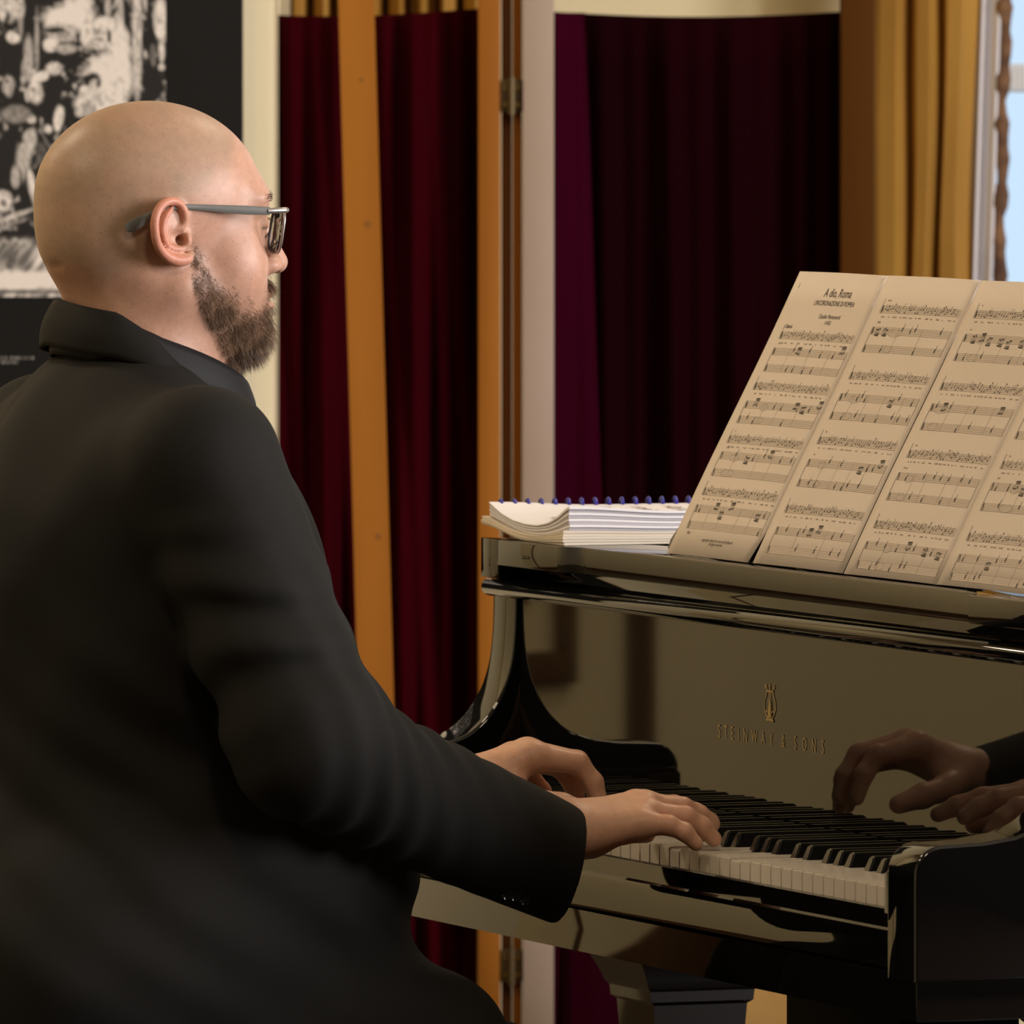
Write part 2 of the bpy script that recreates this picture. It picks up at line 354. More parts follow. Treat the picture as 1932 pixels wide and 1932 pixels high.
# ------------------------------------------------------------------ folding screens, plank, curtains
def dpx(px, d): return (px - 966) / FPX * d
def zpx(py, d): return CAM.z - d * (math.tan(PITCH) + (py - 966) / FPX) / (1 - (py - 966) / FPX * math.tan(PITCH))
DS = 12.75
def cloth(name, u0, u1, z0, z1, folds, m, parent, d0, seed, sag=0.006, amp=0.016):
    rg = np.random.default_rng(seed); ph = rg.uniform(0, 6.28, 8)
    def fn(a, b):
        u = u0 + (u1 - u0) * a; z = z0 + (z1 - z0) * b
        s = 0
        for k, fr in enumerate(folds):
            s += math.sin(2 * PI * fr * (a + .05 * math.sin(2.2 * b + ph[k])) + ph[k]) / (1 + .45 * k)
        lean = .02 * (1 - b)
        dd = d0 + amp * s * (0.45 + .55 * (1 - b) ** .5)
        zz = z - sag * math.sin(PI * a) * b ** 8 * 1.5
        return RW(dd, u + lean * .2 * math.sin(5 * a), zz)
    return grid(name, fn, 120, 24, m, parent, 0.0025)
ZTOP = zpx(18, DS)
M_WOOD4 = mat('dark_brown_pine', (0.092, 0.033, 0.0032), 0.75, spec=0.08, noise=((14, 14, 1.2), (0.066, 0.023, 0.0024), 0.35, 0.75))  # dark brown timber of the right-hand post
scr = empty('folding_screen', RW(DS, .05, 0), 'tall wooden folding screen hung with dark maroon velvet behind the pianist', 'screen')
def post(nm, pa, pb, d0, d1, m, z0=0.0, z1=1.62): return rbox(nm, dpx(pa, (d0 + d1) / 2), dpx(pb, (d0 + d1) / 2), d0, d1, z0, z1, m, scr, .003)
post('screen_post', 300, 345, DS - .02, DS + .03, M_WOOD)
post('screen_post', 902, 944, DS - .03, DS + .03, M_WOOD)
post('screen_post', 946, 966, DS - .005, DS + .04, M_WOOD2); post('screen_post', 967, 985, DS - .015, DS + .04, M_WOOD)
post('screen_post', 986, 1045, DS - .04, DS + .03, M_PALE)
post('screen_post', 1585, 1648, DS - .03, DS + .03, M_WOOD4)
for (pa, pb) in ((345, 900), (1047, 1585)):
    rbox('screen_rail', dpx(pa, DS), dpx(pb, DS), DS + .045, DS + .07, ZTOP - .06, ZTOP - .02, M_WOOD2, scr, .003)
    rbox('screen_rail', dpx(pa, DS), dpx(pb, DS), DS + .045, DS + .07, .08, .13, M_WOOD2, scr, .003)
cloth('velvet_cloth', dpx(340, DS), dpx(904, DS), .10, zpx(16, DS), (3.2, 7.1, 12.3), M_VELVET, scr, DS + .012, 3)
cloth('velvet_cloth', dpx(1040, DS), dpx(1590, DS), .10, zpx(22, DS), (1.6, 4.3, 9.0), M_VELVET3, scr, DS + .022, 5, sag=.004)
def lap(a, b):
    z = .10 + (zpx(24, DS) - .10) * b; row = 24 + (1 - b) * 1950; wd = 50 + 110 * min(row / 1250, 1.25)
    px = 1042 + wd * a; return RW(DS - .008 + .045 * a ** 2.2 - .005 * math.sin(a * 9 + row / 500), dpx(px + 10 * math.sin(row / 260 + 2 * a) * a, DS), z)
grid('velvet_lit_fold', lap, 40, 30, M_VELVET2, scr, .0025)  # added plum strip paints the highlight of a fold in the dark cloth
for (ya, yb) in ((150, 212), (1788, 1850)):
    h = rbox('hinge', dpx(944, DS), dpx(986, DS), DS - .030, DS - .016, zpx(yb, DS), zpx(ya, DS), M_IRON, scr, .002)
    cu = dpx(965, DS)
    tube('hinge_pin', [RW(DS - .034, cu, zpx(yb + 4, DS)), RW(DS - .034, cu, zpx(ya - 4, DS))], .0045, M_IRON, h)
    for (q, s) in ((953, .25), (953, .75), (977, .25), (977, .75)):
        zz = zpx(ya + (yb - ya) * s, DS); tube('screw', [RW(DS - .0325, dpx(q, DS), zz), RW(DS - .0300, dpx(q, DS), zz)], .0028, M_BRASS, h)
# leaning plank in front of the screen
DPK = 12.58
pl = empty('leaning_plank', RW(DPK, -.12, 0), 'long orange pine plank leaning against the maroon screen', 'plank')
def plank_pt(t):   # t: photo row
    return 672 + (710 - 672) * (t / 1320.0)
ca_, cb_ = dpx(plank_pt(-260), DPK), dpx(plank_pt(2480), DPK)
za, zb = zpx(-260, DPK), 0.0
cb_ = dpx(plank_pt(966 + 0) + (966 + 1180 - 966) * 0, DPK); 
zz0, zz1 = zpx(0, DPK), zpx(1320, DPK); uu0, uu1 = dpx(672, DPK), dpx(709, DPK)
sl = (uu1 - uu0) / (zz1 - zz0)
def pu_at(z): return uu0 + sl * (z - zz0)
vv = []
hw, ht = .0205, .014
for z in (0.002, 1.66):
    for (a, b) in ((-hw, -ht), (hw, -ht), (hw, ht), (-hw, ht)):
        vv.append(RW(DPK + b + .05 * (z / 1.66 - .5), pu_at(z) + a, z))
plm = from_py('plank_board', vv, [(0, 1, 2, 3)[::-1], (4, 5, 6, 7), (0, 1, 5, 4), (1, 2, 6, 5), (2, 3, 7, 6), (3, 0, 4, 7)], M_WOOD, pl, sm=False)
for (px, py, r_) in ((683, 150, .0022), (694, 422, .0032), (715, 1010, .0028)):
    z = zpx(py, DPK); tube('knot', [RW(DPK - ht - .001 + .05 * (z / 1.66 - .5), dpx(px, DPK), z), RW(DPK - ht + .002 + .05 * (z / 1.66 - .5), dpx(px, DPK), z)], r_, M_WOOD2, plm)

# gold window curtain, its white lining and brown braid edge
DC = 13.42
cur = empty('window_curtain', RW(DC, .5, .1), 'gold floor length curtain with brown braided edge beside the bright window', 'curtain')
prof = [(1600, .02), (1640, .03), (1654, -.02), (1685, -.03), (1718, .014), (1727, -.022), (1750, -.03), (1777, .008), (1784, -.026), (1812, -.032), (1840, -.014), (1862, .01)]
def cpt(a, b):
    t = a * (len(prof) - 1); i = min(int(t), len(prof) - 2); s = t - i; s = s * s * (3 - 2 * s)
    px = prof[i][0] * (1 - s) + prof[i + 1][0] * s; dd = prof[i][1] * (1 - s) + prof[i + 1][1] * s
    row = 1600 - 2900 * b                      # foot to head
    wob = 5 * math.sin(row / 190 + a * 3) + 3 * math.sin(row / 83 + a * 7)
    sh = -16 * ((row / 1932) if a > .35 else 0) * a
    return RW(DC + dd + .006 * math.sin(row / 120 + 5 * a), dpx(px + wob + sh, DC), .05 + 2.85 * b)
grid('curtain_cloth', cpt, 96, 60, M_GOLDCLOTH, cur, .003)
def lin(a, b):
    row = (2.9 - (.05 + 2.85 * b)) / 1.42 * 1500 - 600
    px = 1852 - 14 * np.clip((zpx(0, DC) - (.05 + 2.85 * b)) / .3, -1, 3) + a * 34
    return RW(DC - .02 + .015 * math.sin(a * 5), dpx(px, DC), .05 + 2.85 * b)
grid('curtain_lining', lin, 8, 30, M_SHEER, cur, .003)
pts = []; rad = []
for k in range(200):
    z = .06 + 2.83 * k / 199
    px = 1893 - 9 * np.clip((zpx(0, DC) - z) / .3, -1, 3) + 2.5 * math.sin(k * .6) ; pts.append(RW(DC - .03, dpx(px, DC), z)); rad.append(.0085 + .0022 * math.sin(k * 1.9) + .0012 * math.sin(k * 5.1))
tube('braid_trim', pts, rad, M_BRAID, cur, 8)
# curtain rail
rod = tube('curtain_rail', [RW(DC, .25, 2.93), RW(DC, 2.1, 2.93)], .016, M_BRASS); tag(rod, 'brass curtain rail above the bright window', 'curtain rail')
# gold drape behind the screen, top peeping over the velvet
def dr(a, b): 
    return RW(13.5 + .03 * math.sin(a * 60) + .012 * math.sin(a * 140), dpx(480 + 450 * a, 13.5), .05 + 2.8 * b)
dg = grid('gold_drape', dr, 140, 6, M_GOLDCLOTH, None, .003); tag(dg, 'gold pleated drape peeping over the top edge of the maroon screen', 'curtain')

# dark bars added on the back wall, shaping a chair-like reflection in the fallboard
S(rbox('trim_2', -2.96, -2.60, DB - .015, DB, .575, .62, M_WOOD3, bevel=.004)); S(rbox('trim_3', -2.985, -2.952, DB - .015, DB, .575, .72, M_WOOD3, bevel=.004)); S(rbox('trim_4', -2.90, -2.78, DB - .012, DB, .685, .725, M_WOOD3, bevel=.004))
# ------------------------------------------------------------------ grand piano
piano = empty('grand_piano', (0, 0.9, 0), 'black lacquered grand piano with open fallboard and music desk', 'piano')
def arc(cx, cy, r, a0, a1, n): return [(cx + r * math.cos(math.radians(a0 + (a1 - a0) * i / n)), cy + r * math.sin(math.radians(a0 + (a1 - a0) * i / n))) for i in range(n + 1)]
def spline(P, n=8, close=False):
    P = [Vector((*p, 0)) if len(p) == 2 else Vector(p) for p in P]; out = []
    for i in range(len(P) - 1):
        p0 = P[max(i - 1, 0)]; p1 = P[i]; p2 = P[i + 1]; p3 = P[min(i + 2, len(P) - 1)]
        for k in range(n):
            t = k / n
            out.append(.5 * ((2 * p1) + (-p0 + p2) * t + (2 * p0 - 5 * p1 + 4 * p2 - p3) * t * t + (-p0 + 3 * p1 - 3 * p2 + p3) * t ** 3))
    out.append(P[-1]); return out
# rim
outer = [(-.70, .170), (-.70, .6), (-.70, 1.1), (-.70, 1.55), (-.66, 1.90), (-.52, 2.10), (-.32, 2.12), (-.12, 1.98), (.02, 1.72), (.14, 1.46), (.32, 1.22), (.52, 1.02), (.66, .80), (.70, .56), (.70, .35), (.70, .170)]
ring = [(p.x, p.y) for p in spline(outer, 6)]
def offset(poly, d):
    o = []
    for i, p in enumerate(poly):
        a = Vector(poly[max(i - 1, 0)]); b = Vector(poly[min(i + 1, len(poly) - 1)]); t = (b - a).normalized(); n_ = Vector((t.y, -t.x))
        o.append((p[0] + n_.x * d, p[1] + n_.y * d))
    return o
inner = offset(ring, .046)
bm = bmesh.new(); Z0, Z1 = .623, .9665; cols = []
for (o_, i_) in zip(ring, inner):
    cols.append([bm.verts.new((*o_, Z0)), bm.verts.new((*o_, Z1 - .003)), bm.verts.new((o_[0] * .9985, o_[1] , Z1)), bm.verts.new((*i_, Z1)), bm.verts.new((*i_, Z0))])
for a, b in zip(cols[:-1], cols[1:]):
    for k in range(5): bm.faces.new((a[k], b[k], b[(k + 1) % 5], a[(k + 1) % 5]))
bm.faces.new(cols[0]); bm.faces.new(cols[-1][::-1]); bmesh.ops.recalc_face_normals(bm, faces=bm.faces)
from_bm('case_rim', bm, M_PIANO, piano, angle=30)
for s_ in (-1, 1): box('rim_end', (min(s_ * .654, s_ * .70), .133, .9290), (max(s_ * .654, s_ * .70), .171, .9665), M_PIANO, piano, .0015)
# plate and soundboard inside the rim
bm = bmesh.new(); bm.faces.new([bm.verts.new((*p, .80)) for p in inner if p[1] > .30]); 
r_ = bmesh.ops.extrude_face_region(bm, geom=bm.faces[:]); bmesh.ops.translate(bm, verts=[v for v in r_['geom'] if isinstance(v, bmesh.types.BMVert)], vec=(0, 0, -.02)); bmesh.ops.recalc_face_normals(bm, faces=bm.faces)
from_bm('iron_plate', bm, M_PLATE, piano)
# arms
armp = [(-.013, .656), (-.013, .742)] + arc(.012, .745, .025, 180, 95, 8)[1:] + [(.05, .7715), (.078, .7755), (.0975, .783), (.113, .795), (.1245, .809), (.135, .829), (.1415, .852), (.1445, .88), (.1455, .915), (.1455, .926), (.1695, .926), (.1695, .656)]
armp = armp[:11] + [(p.x, p.y) for p in spline(armp[11:20], 4)] + armp[20:]
for (a, b) in ((-.70, -.639), (.639, .70)):
    prism('piano_arm', armp, 'x', a, b, M_PIANO, piano, .0035, 4)
for (a, b) in ((-.639, -.612), (.612, .639)):
    prism('key_block', [(-.004, .66), (-.004, .742), (.002, .748), (.149, .748), (.149, .66)], 'x', a, b, M_PIANO, piano, .0015, 2)
# key slip, keybed, under rail
prism('key_slip', [(.004, .664), (-.0105, .664), (-.0115, .690), (-.010, .695), (-.0055, .6965), (-.0045, .7045), (-.0035, .7115), (-.0015, .7128), (.004, .7128)], 'x', -.6385, .6385, M_PIANO, piano, .0008, 1)
prism('keybed', [(-.011, .623), (-.0115, .6605), (-.009, .6615), (.55, .6615), (.55, .623)], 'x', -.699, .699, M_PIANO, piano, .0012, 2)
# fallboard with rounded nosing rail
fb = prism('fallboard', [(.150, .752), (.150, .917), (.172, .917), (.172, .752)], 'x', -.6385, .6385, M_PIANO, piano, .0006, 1)
box('fallboard_hinge_strip', (-.6385, .1508, .735), (.6385, .165, .752), M_PIANO, fb)
nos = [(.152, .9095), (.1475, .9100)] + [(.1445 + .0105 * math.cos(math.radians(t_)), .9195 + .0090 * math.sin(math.radians(t_))) for t_ in range(255, 84, -15)] + [(.1500, .9290), (.1520, .9310), (.1525, .9408), (.20, .9408), (.20, .9095)]
prism('nosing_rail', nos, 'x', -.7025, .7025, M_PIANO, piano, .0015, 2)
# lettering and lyre emblem on the fallboard
def text_geo(s, size, spacing=1.0, xs=1.0, off=0.0):
    cu = bpy.data.curves.new('t', 'FONT'); cu.body = s; cu.size = size; cu.space_character = spacing; cu.align_x = 'CENTER'; cu.resolution_u = 3; cu.offset = off
    o = bpy.data.objects.new('t', cu); COL.objects.link(o); dg_ = bpy.context.evaluated_depsgraph_get()
    me = bpy.data.meshes.new_from_object(o.evaluated_get(dg_)); bpy.data.objects.remove(o); bpy.data.curves.remove(cu)
    v = [(p.co.x * xs, p.co.y) for p in me.vertices]; f = [tuple(q.vertices) for q in me.polygons]; bpy.data.meshes.remove(me); return v, f
for ch, pxl in zip('STEINWAY&SONS', (1357, 1369.5, 1382, 1394, 1407, 1424, 1440.5, 1456, 1478.5, 1501, 1518, 1535.5, 1552)):
    v, f = text_geo(ch, .0178, 1.0, .74, -.00010)
    cxl = (min(p[0] for p in v) + max(p[0] for p in v)) / 2; xl = -.141 + (pxl - 1352) / 205 * .257
    from_py('letter', [(xl + p[0] - cxl, .1494, .8078 + p[1]) for p in v], f, M_GOLDLEAF, fb, sm=False)
lv, lf = [], []
def addt(pts, rad, n=5):
    global lv, lf
    a, b = tube_mesh([(-.0135 + p[0], .1494, .829 + p[1]) for p in pts], rad, n); o = len(lv); lv += a; lf += [tuple(i + o for i in q) for q in b]
for s in (-1, 1):
    addt([(s * x, z) for x, z in ((.004, .003), (.009, .006), (.0135, .012), (.0125, .018), (.0085, .024), (.0065, .0285), (.0085, .0325), (.0110, .0335), (.0112, .0310), (.0095, .030))], .0007)
    addt([(s * .0105, .009), (s * .006, .010), (s * .003, .006)], .0006)
for x in (-.003, -.001, .001, .003): addt([(x, .006), (x * .8, .030)], .0003, 4)
addt([(-.008, .0275), (.008, .0275)], .0009); addt([(-.008, .001), (-.005, .002), (.005, .002), (.008, .001)], .0016); addt([(0, .028), (0, .0355)], [.0016, .0003])
addt([(0, .004), (0, .012), (0, .020)], [.004, .0035, .001], 6)
lv = [Vector((p[0], .1494 + (p[1] - .1494) * .3, p[2])) for p in lv]
from_py('lyre_emblem', lv, lf, M_GOLDLEAF, fb)
# keys
bm = bmesh.new(); bm_box(bm, (-.01128, 0, .708), (.01128, .1495, .730)); bmesh.ops.bevel(bm, geom=[e for e in bm.edges if e.verts[0].co.z > .72 or e.verts[1].co.z > .72], offset=.0011, segments=2, affect='EDGES')
bmesh.ops.recalc_face_normals(bm, faces=bm.faces)
wk = bpy.data.meshes.new('white_key'); bm.to_mesh(wk); bm.free(); wk.materials.append(M_IVORY); smooth(wk, 30)
bm = bmesh.new(); A = [(-.0069, .0495, .7285), (.0069, .0495, .7285), (.0069, .149, .7285), (-.0069, .149, .7285)]; B = [(-.0047, .0555, .7425), (.0047, .0555, .7425), (.0047, .149, .7425), (-.0047, .149, .7425)]
A = [bm.verts.new(p) for p in A]; B = [bm.verts.new(p) for p in B]; bm.faces.new(A[::-1]); bm.faces.new(B)
for i in range(4): bm.faces.new((A[i], A[(i + 1) % 4], B[(i + 1) % 4], B[i]))
bmesh.ops.bevel(bm, geom=[e for e in bm.edges if e.verts[0].co.z > .735 or e.verts[1].co.z > .735], offset=.0012, segments=2, affect='EDGES'); bmesh.ops.recalc_face_normals(bm, faces=bm.faces)
bk = bpy.data.meshes.new('black_key'); bm.to_mesh(bk); bm.free(); bk.materials.append(M_EBONY); smooth(bk, 30)
names = 'ABCDEFG'
PINV = world_of(piano).inverted()
DOWN = {34, 37, 31, 20, 17}
for i in range(52):
    o = bpy.data.objects.new('white_key', wk); o.location = (-.611 + .0235 * (i + .5), 0, -.002 * (i in DOWN)); COL.objects.link(o); o.parent = piano; o.matrix_parent_inverse = PINV
    nm = names[i % 7]
    if nm in 'ACDFG' and i < 51:
        sh = {'A': .0015, 'C': -.0015, 'D': .0015, 'F': -.002, 'G': 0}[nm]
        o = bpy.data.objects.new('black_key', bk); o.location = (-.611 + .0235 * (i + 1) + sh, 0, 0); COL.objects.link(o); o.parent = piano; o.matrix_parent_inverse = PINV
box('key_frame', (-.611, .004, .6617), (.611, .150, .7075), M_PIANO2, piano)
# music desk: shelf with side blocks, leaning panel
shelf = [(-.652, .36), (-.652, .142)] + arc(-.640, .140, .012, 180, 270, 5) + [(-.486, .128), (-.476, .1295), (-.468, .134), (-.459, .1395), (-.447, .142), (.470, .142), (.4795, .1415), (.481, .132), (.484, .128)] + arc(.640, .140, .012, 270, 360, 5) + [(.652, .36)]
desk = prism('music_desk', shelf, 'z', .9425, .9672, M_PIANO, piano, .0015, 2)
# leaning panel
TA = math.radians(27.1); TDIR = Vector((0, math.sin(TA), math.cos(TA))); NDIR = Vector((0, -math.cos(TA), math.sin(TA)))
pan = [(-.338, 0), (-.342, .012), (-.334, .030), (-.312, .046), (-.300, .07), (-.296, .15), (-.28, .20), (-.22, .235), (.22, .235), (.28, .20), (.32, .15), (.33, .07), (.342, .046), (.352, .03), (.358, .012), (.354, 0)]
bm = bmesh.new(); PO = Vector((0, .1785, .9685))
for off in (0, -.012):
    pass
F = [bm.verts.new(PO + Vector((a, 0, 0)) + TDIR * b) for a, b in pan]; Bk = [bm.verts.new(PO + Vector((a, 0, 0)) + TDIR * b - NDIR * .012) for a, b in pan]
bm.faces.new(F); bm.faces.new(Bk[::-1])
for i in range(len(pan)): bm.faces.new((F[i], Bk[i], Bk[(i + 1) % len(pan)], F[(i + 1) % len(pan)]))
bmesh.ops.recalc_face_normals(bm, faces=bm.faces); bmesh.ops.bevel(bm, geom=[e for e in bm.edges if abs((e.verts[0].co - e.verts[1].co).dot(NDIR)) < 1e-4], offset=.0025, segments=2, affect='EDGES')
from_bm('desk_panel', bm, M_PIANO, piano)
# legs, lyre
def leg(cx, cy):
    prof = [(.09, .030), (.10, .034), (.50, .0455), (.531, .0475), (.5345, .052), (.5445, .053), (.548, .0565), (.556, .0595), (.566, .064), (.578, .071), (.590, .081), (.602, .093), (.6225, .115)]
    v = []; f = []
    for z, h in prof: v += [(cx - h, cy - h, z), (cx + h, cy - h, z), (cx + h, cy + h, z), (cx - h, cy + h, z)]
    for i in range(len(prof) - 1):
        for k in range(4): f.append((i * 4 + k, i * 4 + (k + 1) % 4, (i + 1) * 4 + (k + 1) % 4, (i + 1) * 4 + k))
    f.append((3, 2, 1, 0)); n_ = len(prof) - 1; f.append((n_ * 4, n_ * 4 + 1, n_ * 4 + 2, n_ * 4 + 3))
    L = from_py('piano_leg', v, f, M_PIANO, piano, angle=35)
    lathe('caster', [(.012, .06), (.018, .07), (.018, .09)], M_BRASS, (cx, cy, 0), L, 14)
    v2, f2 = tube_mesh([(cx - .014, cy, .033), (cx + .014, cy, .033)], .033, 18); from_py('caster_wheel', v2, f2, M_BRASS, L, angle=40)
leg(-.5475, .279); leg(.5475, .279); leg(-.33, 1.80)
M_MATTE = mat('matte_black', (.004, .004, .004), .8, spec=.1)
ly = box('pedal_lyre', (-.135, .215, .520), (.135, .33, .6228), M_MATTE, piano, .004)
for s in (-1, 1): box('lyre_post', (s * .10 - .02, .25, .17), (s * .10 + .02, .29, .520), M_MATTE, ly, .004)
box('pedal_box', (-.16, .20, .09), (.16, .33, .17), M_PIANO, ly, .006)
for x in (-.075, 0, .075): box('pedal', (x - .012, .09, .095), (x + .012, .20, .104), M_BRASS, ly, .003)

# ------------------------------------------------------------------ sheet music on the desk
sheet = empty('sheet_music', (-.08, .16, .9675), 'row of cream printed music pages taped together, leaning on the piano desk', 'sheet music')
SO = Vector((0, .1600, .9692))
def SP(x, t, off=0.0): return SO + Vector((x, 0, 0)) + TDIR * t + NDIR * off
def notes_geo(x0, x1, systems, seed, title=False, H=.29):
    """flat print: thin quads just above the paper. returns verts, faces, material ids"""
    rg = random.Random(seed); v, f, mi = [], [], []
    def quad(a, b, c, d, m=0): 
        n_ = len(v); v.extend([a, b, c, d]); f.append((n_, n_ + 1, n_ + 2, n_ + 3)); mi.append(m)
    def rect(xa, ta, xb, tb, m=0, off=.00025):
        k_ = max(1, int((xb - xa) / .012))
        for i in range(k_):
            p, q = xa + (xb - xa) * i / k_, xa + (xb - xa) * (i + 1) / k_; quad(SP(p, ta, off), SP(q, ta, off), SP(q, tb, off), SP(p, tb, off), m)
    def line(xa, ta, xb, tb, w_, m=0):
        d = Vector((xb - xa, tb - ta)); d = Vector((-d.y, d.x)).normalized() * w_ / 2
        quad(SP(xa - d.x, ta - d.y, .00028), SP(xb - d.x, tb - d.y, .00028), SP(xb + d.x, tb + d.y, .00028), SP(xa + d.x, ta + d.y, .00028), m)
    def blob(x, t, rx, rt, m=0, rot=.4):
        n_ = len(v); k = 8
        for i in range(k):
            a = 2 * PI * i / k; px = rx * math.cos(a); pt = rt * math.sin(a)
            v.append(SP(x + px * math.cos(rot) - pt * math.sin(rot), t + px * math.sin(rot) + pt * math.cos(rot), .0003))
        f.append(tuple(range(n_, n_ + k))); mi.append(m)
    def ell(x, t, rx, rt):
        for i in range(14):
            a = 2 * PI * i / 14; b = 2 * PI * (i + 1) / 14
            line(x + rx * math.cos(a), t + rt * math.sin(a), x + rx * math.cos(b), t + rt * math.sin(b), .00032, 1)
    def words(x, t, xe, hgt=.0016, gap=(.002, .011)):
        while x < xe:
            wd = rg.uniform(.002, .008); y = x
            while y < x + wd: rect(y, t, y + .0007, t + hgt * rg.uniform(.5, 1), 1); y += .0015
            x += wd + rg.uniform(*gap)
    def staff(t, xa, xb, sp=.00178):
        for k in range(5):
            tt = t + (k - 2) * sp; rect(xa, tt - .00013, xb, tt + .00013, 1, .0002)
        rect(xa, t - 2 * sp, xb, t + 2 * sp, 2, .00012)
        # clef
        blob(xa + .0035, t, .0015, .0042, 0, .25); blob(xa + .0042, t - .001, .002, .002, 1, 0)
    sp = .00178
    for si, (tv, tg, tb) in enumerate(systems):
        tv, tg, tb = H * (1 - tv), H * (1 - tg), H * (1 - tb)
        xa = x0 + .020 + (.004 if si == 0 and title else 0); xb = x1 - .010
        for t in (tv, tg, tb): staff(t, xa, xb, sp)
        rect(xa - .0004, tb - 2 * sp, xa + .0003, tg + 2 * sp, 0); line(xa, tv - 2 * sp, xa + .0006, tv + 6 * sp, .0006)
        rect(xb - .0003, tb - 2 * sp, xb + .0003, tg + 2 * sp, 1)
        # vocal line
        x = xa + .010
        while x < xb - .004:
            y = tv + sp * rg.choice((-1.5, -1, -.5, 0, .5, 1)); blob(x, y, .0010, .0008, 0); line(x + .0009, y, x + .0009, y + .0050, .00045, 0)
            if rg.random() < .25: line(x + .0009, y + .0052, x + .003, y + .0035, .0007)
            x += rg.uniform(.003, .007)
        words(xa + .008, tv - 4.6 * sp, xb - .005)
        # bars through the grand staff
        nb = rg.choice((3, 4, 4, 5)); bars = [xa + (xb - xa) * (k + rg.uniform(-.15, .15)) / nb for k in range(1, nb)]
        for b in bars: rect(b - .0002, tb - 2 * sp, b + .0002, tg + 2 * sp, 1)
        for t, dens in ((tg, .55), (tb, .35)):
            x = xa + .012
            while x < xb - .006:
                r_ = rg.random()
                if r_ < dens * .35 and t == tg:     # beamed group
                    y = t + sp * rg.choice((-1, 0, 1)); up = rg.choice((1, -1))
                    for k in range(4): blob(x + k * .0028, y + rg.uniform(-.001, .001), .0012, .0009); line(x + k * .0028 + .0008 * up, y, x + k * .0028 + .0008 * up, y + up * .0065, .0004)
                    line(x, y + up * .0062, x + .0092, y + up * .0066, .0014); line(x + .002, y + up * .0045, x + .0092, y + up * .0049, .0009); x += .018
                elif r_ < dens:
                    y = t + sp * rg.choice((-1.5, -1, 0, .5, 1)); blob(x, y, .0013, .001); blob(x, y + sp, .0012, .0009); line(x + .001, y - .002, x + .001, y + .0062, .0006); x += rg.uniform(.008, .02)
                else: x += rg.uniform(.007, .016)
        if rg.random() < .5:
            ex = xa + rg.uniform(.02, .06); ell(ex, tg - sp, rg.uniform(.008, .018), .0036); ell(ex, tb, rg.uniform(.008, .016), .0036)
        if si % 2 == 0: words(xa + .008, tv + 4.5 * sp, xa + .014, .002); words(xa + .006, tg + 4.2 * sp, xa + .013, .002)
    return v, f, mi
PG = [(-.293, -.085), (-.083, .127), (.128, .338), (.339, .548)]
SYS = [[(.223, .28, .339), (.404, .47, .523), (.594, .651, .711), (.779, .839, .896)],
       [(.114, .188, .25), (.345, .42, .485), (.572, .65, .72), (.81, .885, .95)],
       [(.112, .192, .258), (.358, .43, .495), (.59, .666, .735), (.83, .90, .965)],
       [(.112, .195, .26), (.36, .435, .50), (.60, .672, .74), (.84, .91, .97)]]
def slot(me, mts):
    me.materials.clear()
    for m in mts: me.materials.append(m)
M_STAVE = mat('stave_tint', (0.665, 0.57, 0.475), 0.8)
for k, (xa, xb) in enumerate(PG):
    n_ = 14; H = .2905
    def edge(b, k=k, xa=xa, xb=xb):
        if k == 0: return xa, xb - (.011 * max(0, 1 - b * H / .030))
        return xa, xb
    def pf(a, b, k=k):
        l, r_ = edge(b); x = l + (r_ - l) * a
        bulge = .0012 * math.sin(PI * a) + .0008 * math.sin(2 * PI * b)
        return SP(x, b * H, bulge + .0006 * (k % 2) - .002)
    pg = grid('page', pf, n_, 10, M_PAPER, sheet, .0004)
    v, f, mi = notes_geo(xa, xb, SYS[k], 11 + k, k == 0)
    if k == 0:
        def put(s, size, xc, t, sxx=1.0, mid=0):
            tv, tf = text_geo(s, size, 1.0, sxx); o = len(v); v.extend([SP(xc + p[0], t + p[1], .0003) for p in tv]); f.extend([tuple(i + o for i in q) for q in tf]); mi.extend([mid] * len(tf))
        put('A dio, Roma', .0125, -.176, .290 * (1 - .083)); put("L'INCORONAZIONE DI POPPEA", .0072, -.176, .290 * (1 - .113), .92)
        put('Claudio Monteverdi', .0062, -.172, .290 * (1 - .158)); put('(1642)', .0055, -.170, .290 * (1 - .178))
        put('Ottavia', .006, -.258, .290 * (1 - .197)); put('2', .006, -.278, .290 * .945)
        put('copyright edition for voice and keyboard', .0045, -.185, .290 * .052); put('all rights reserved', .0045, -.185, .290 * .040); put('fine', .005, -.262, .290 * .072)
    # lift each point onto the bulged page
    def lift(p, xa=xa, xb=xb, k=k):
        a = min(max((p.x - xa) / (xb - xa), 0), 1); b = (p - SO).dot(TDIR) / .2905
        return p + NDIR * (.0012 * math.sin(PI * a) + .0008 * math.sin(2 * PI * b) + .0006 * (k % 2) - .002 + .0002)
    pr = from_py('music_print', [lift(Vector(p)) for p in v], f, M_INK, pg, sm=False); slot(pr.data, [M_INK, M_INK2, M_STAVE])
    pr.data.polygons.foreach_set('material_index', mi)
for xs_ in (-.084, .1275, .3385):
    pass

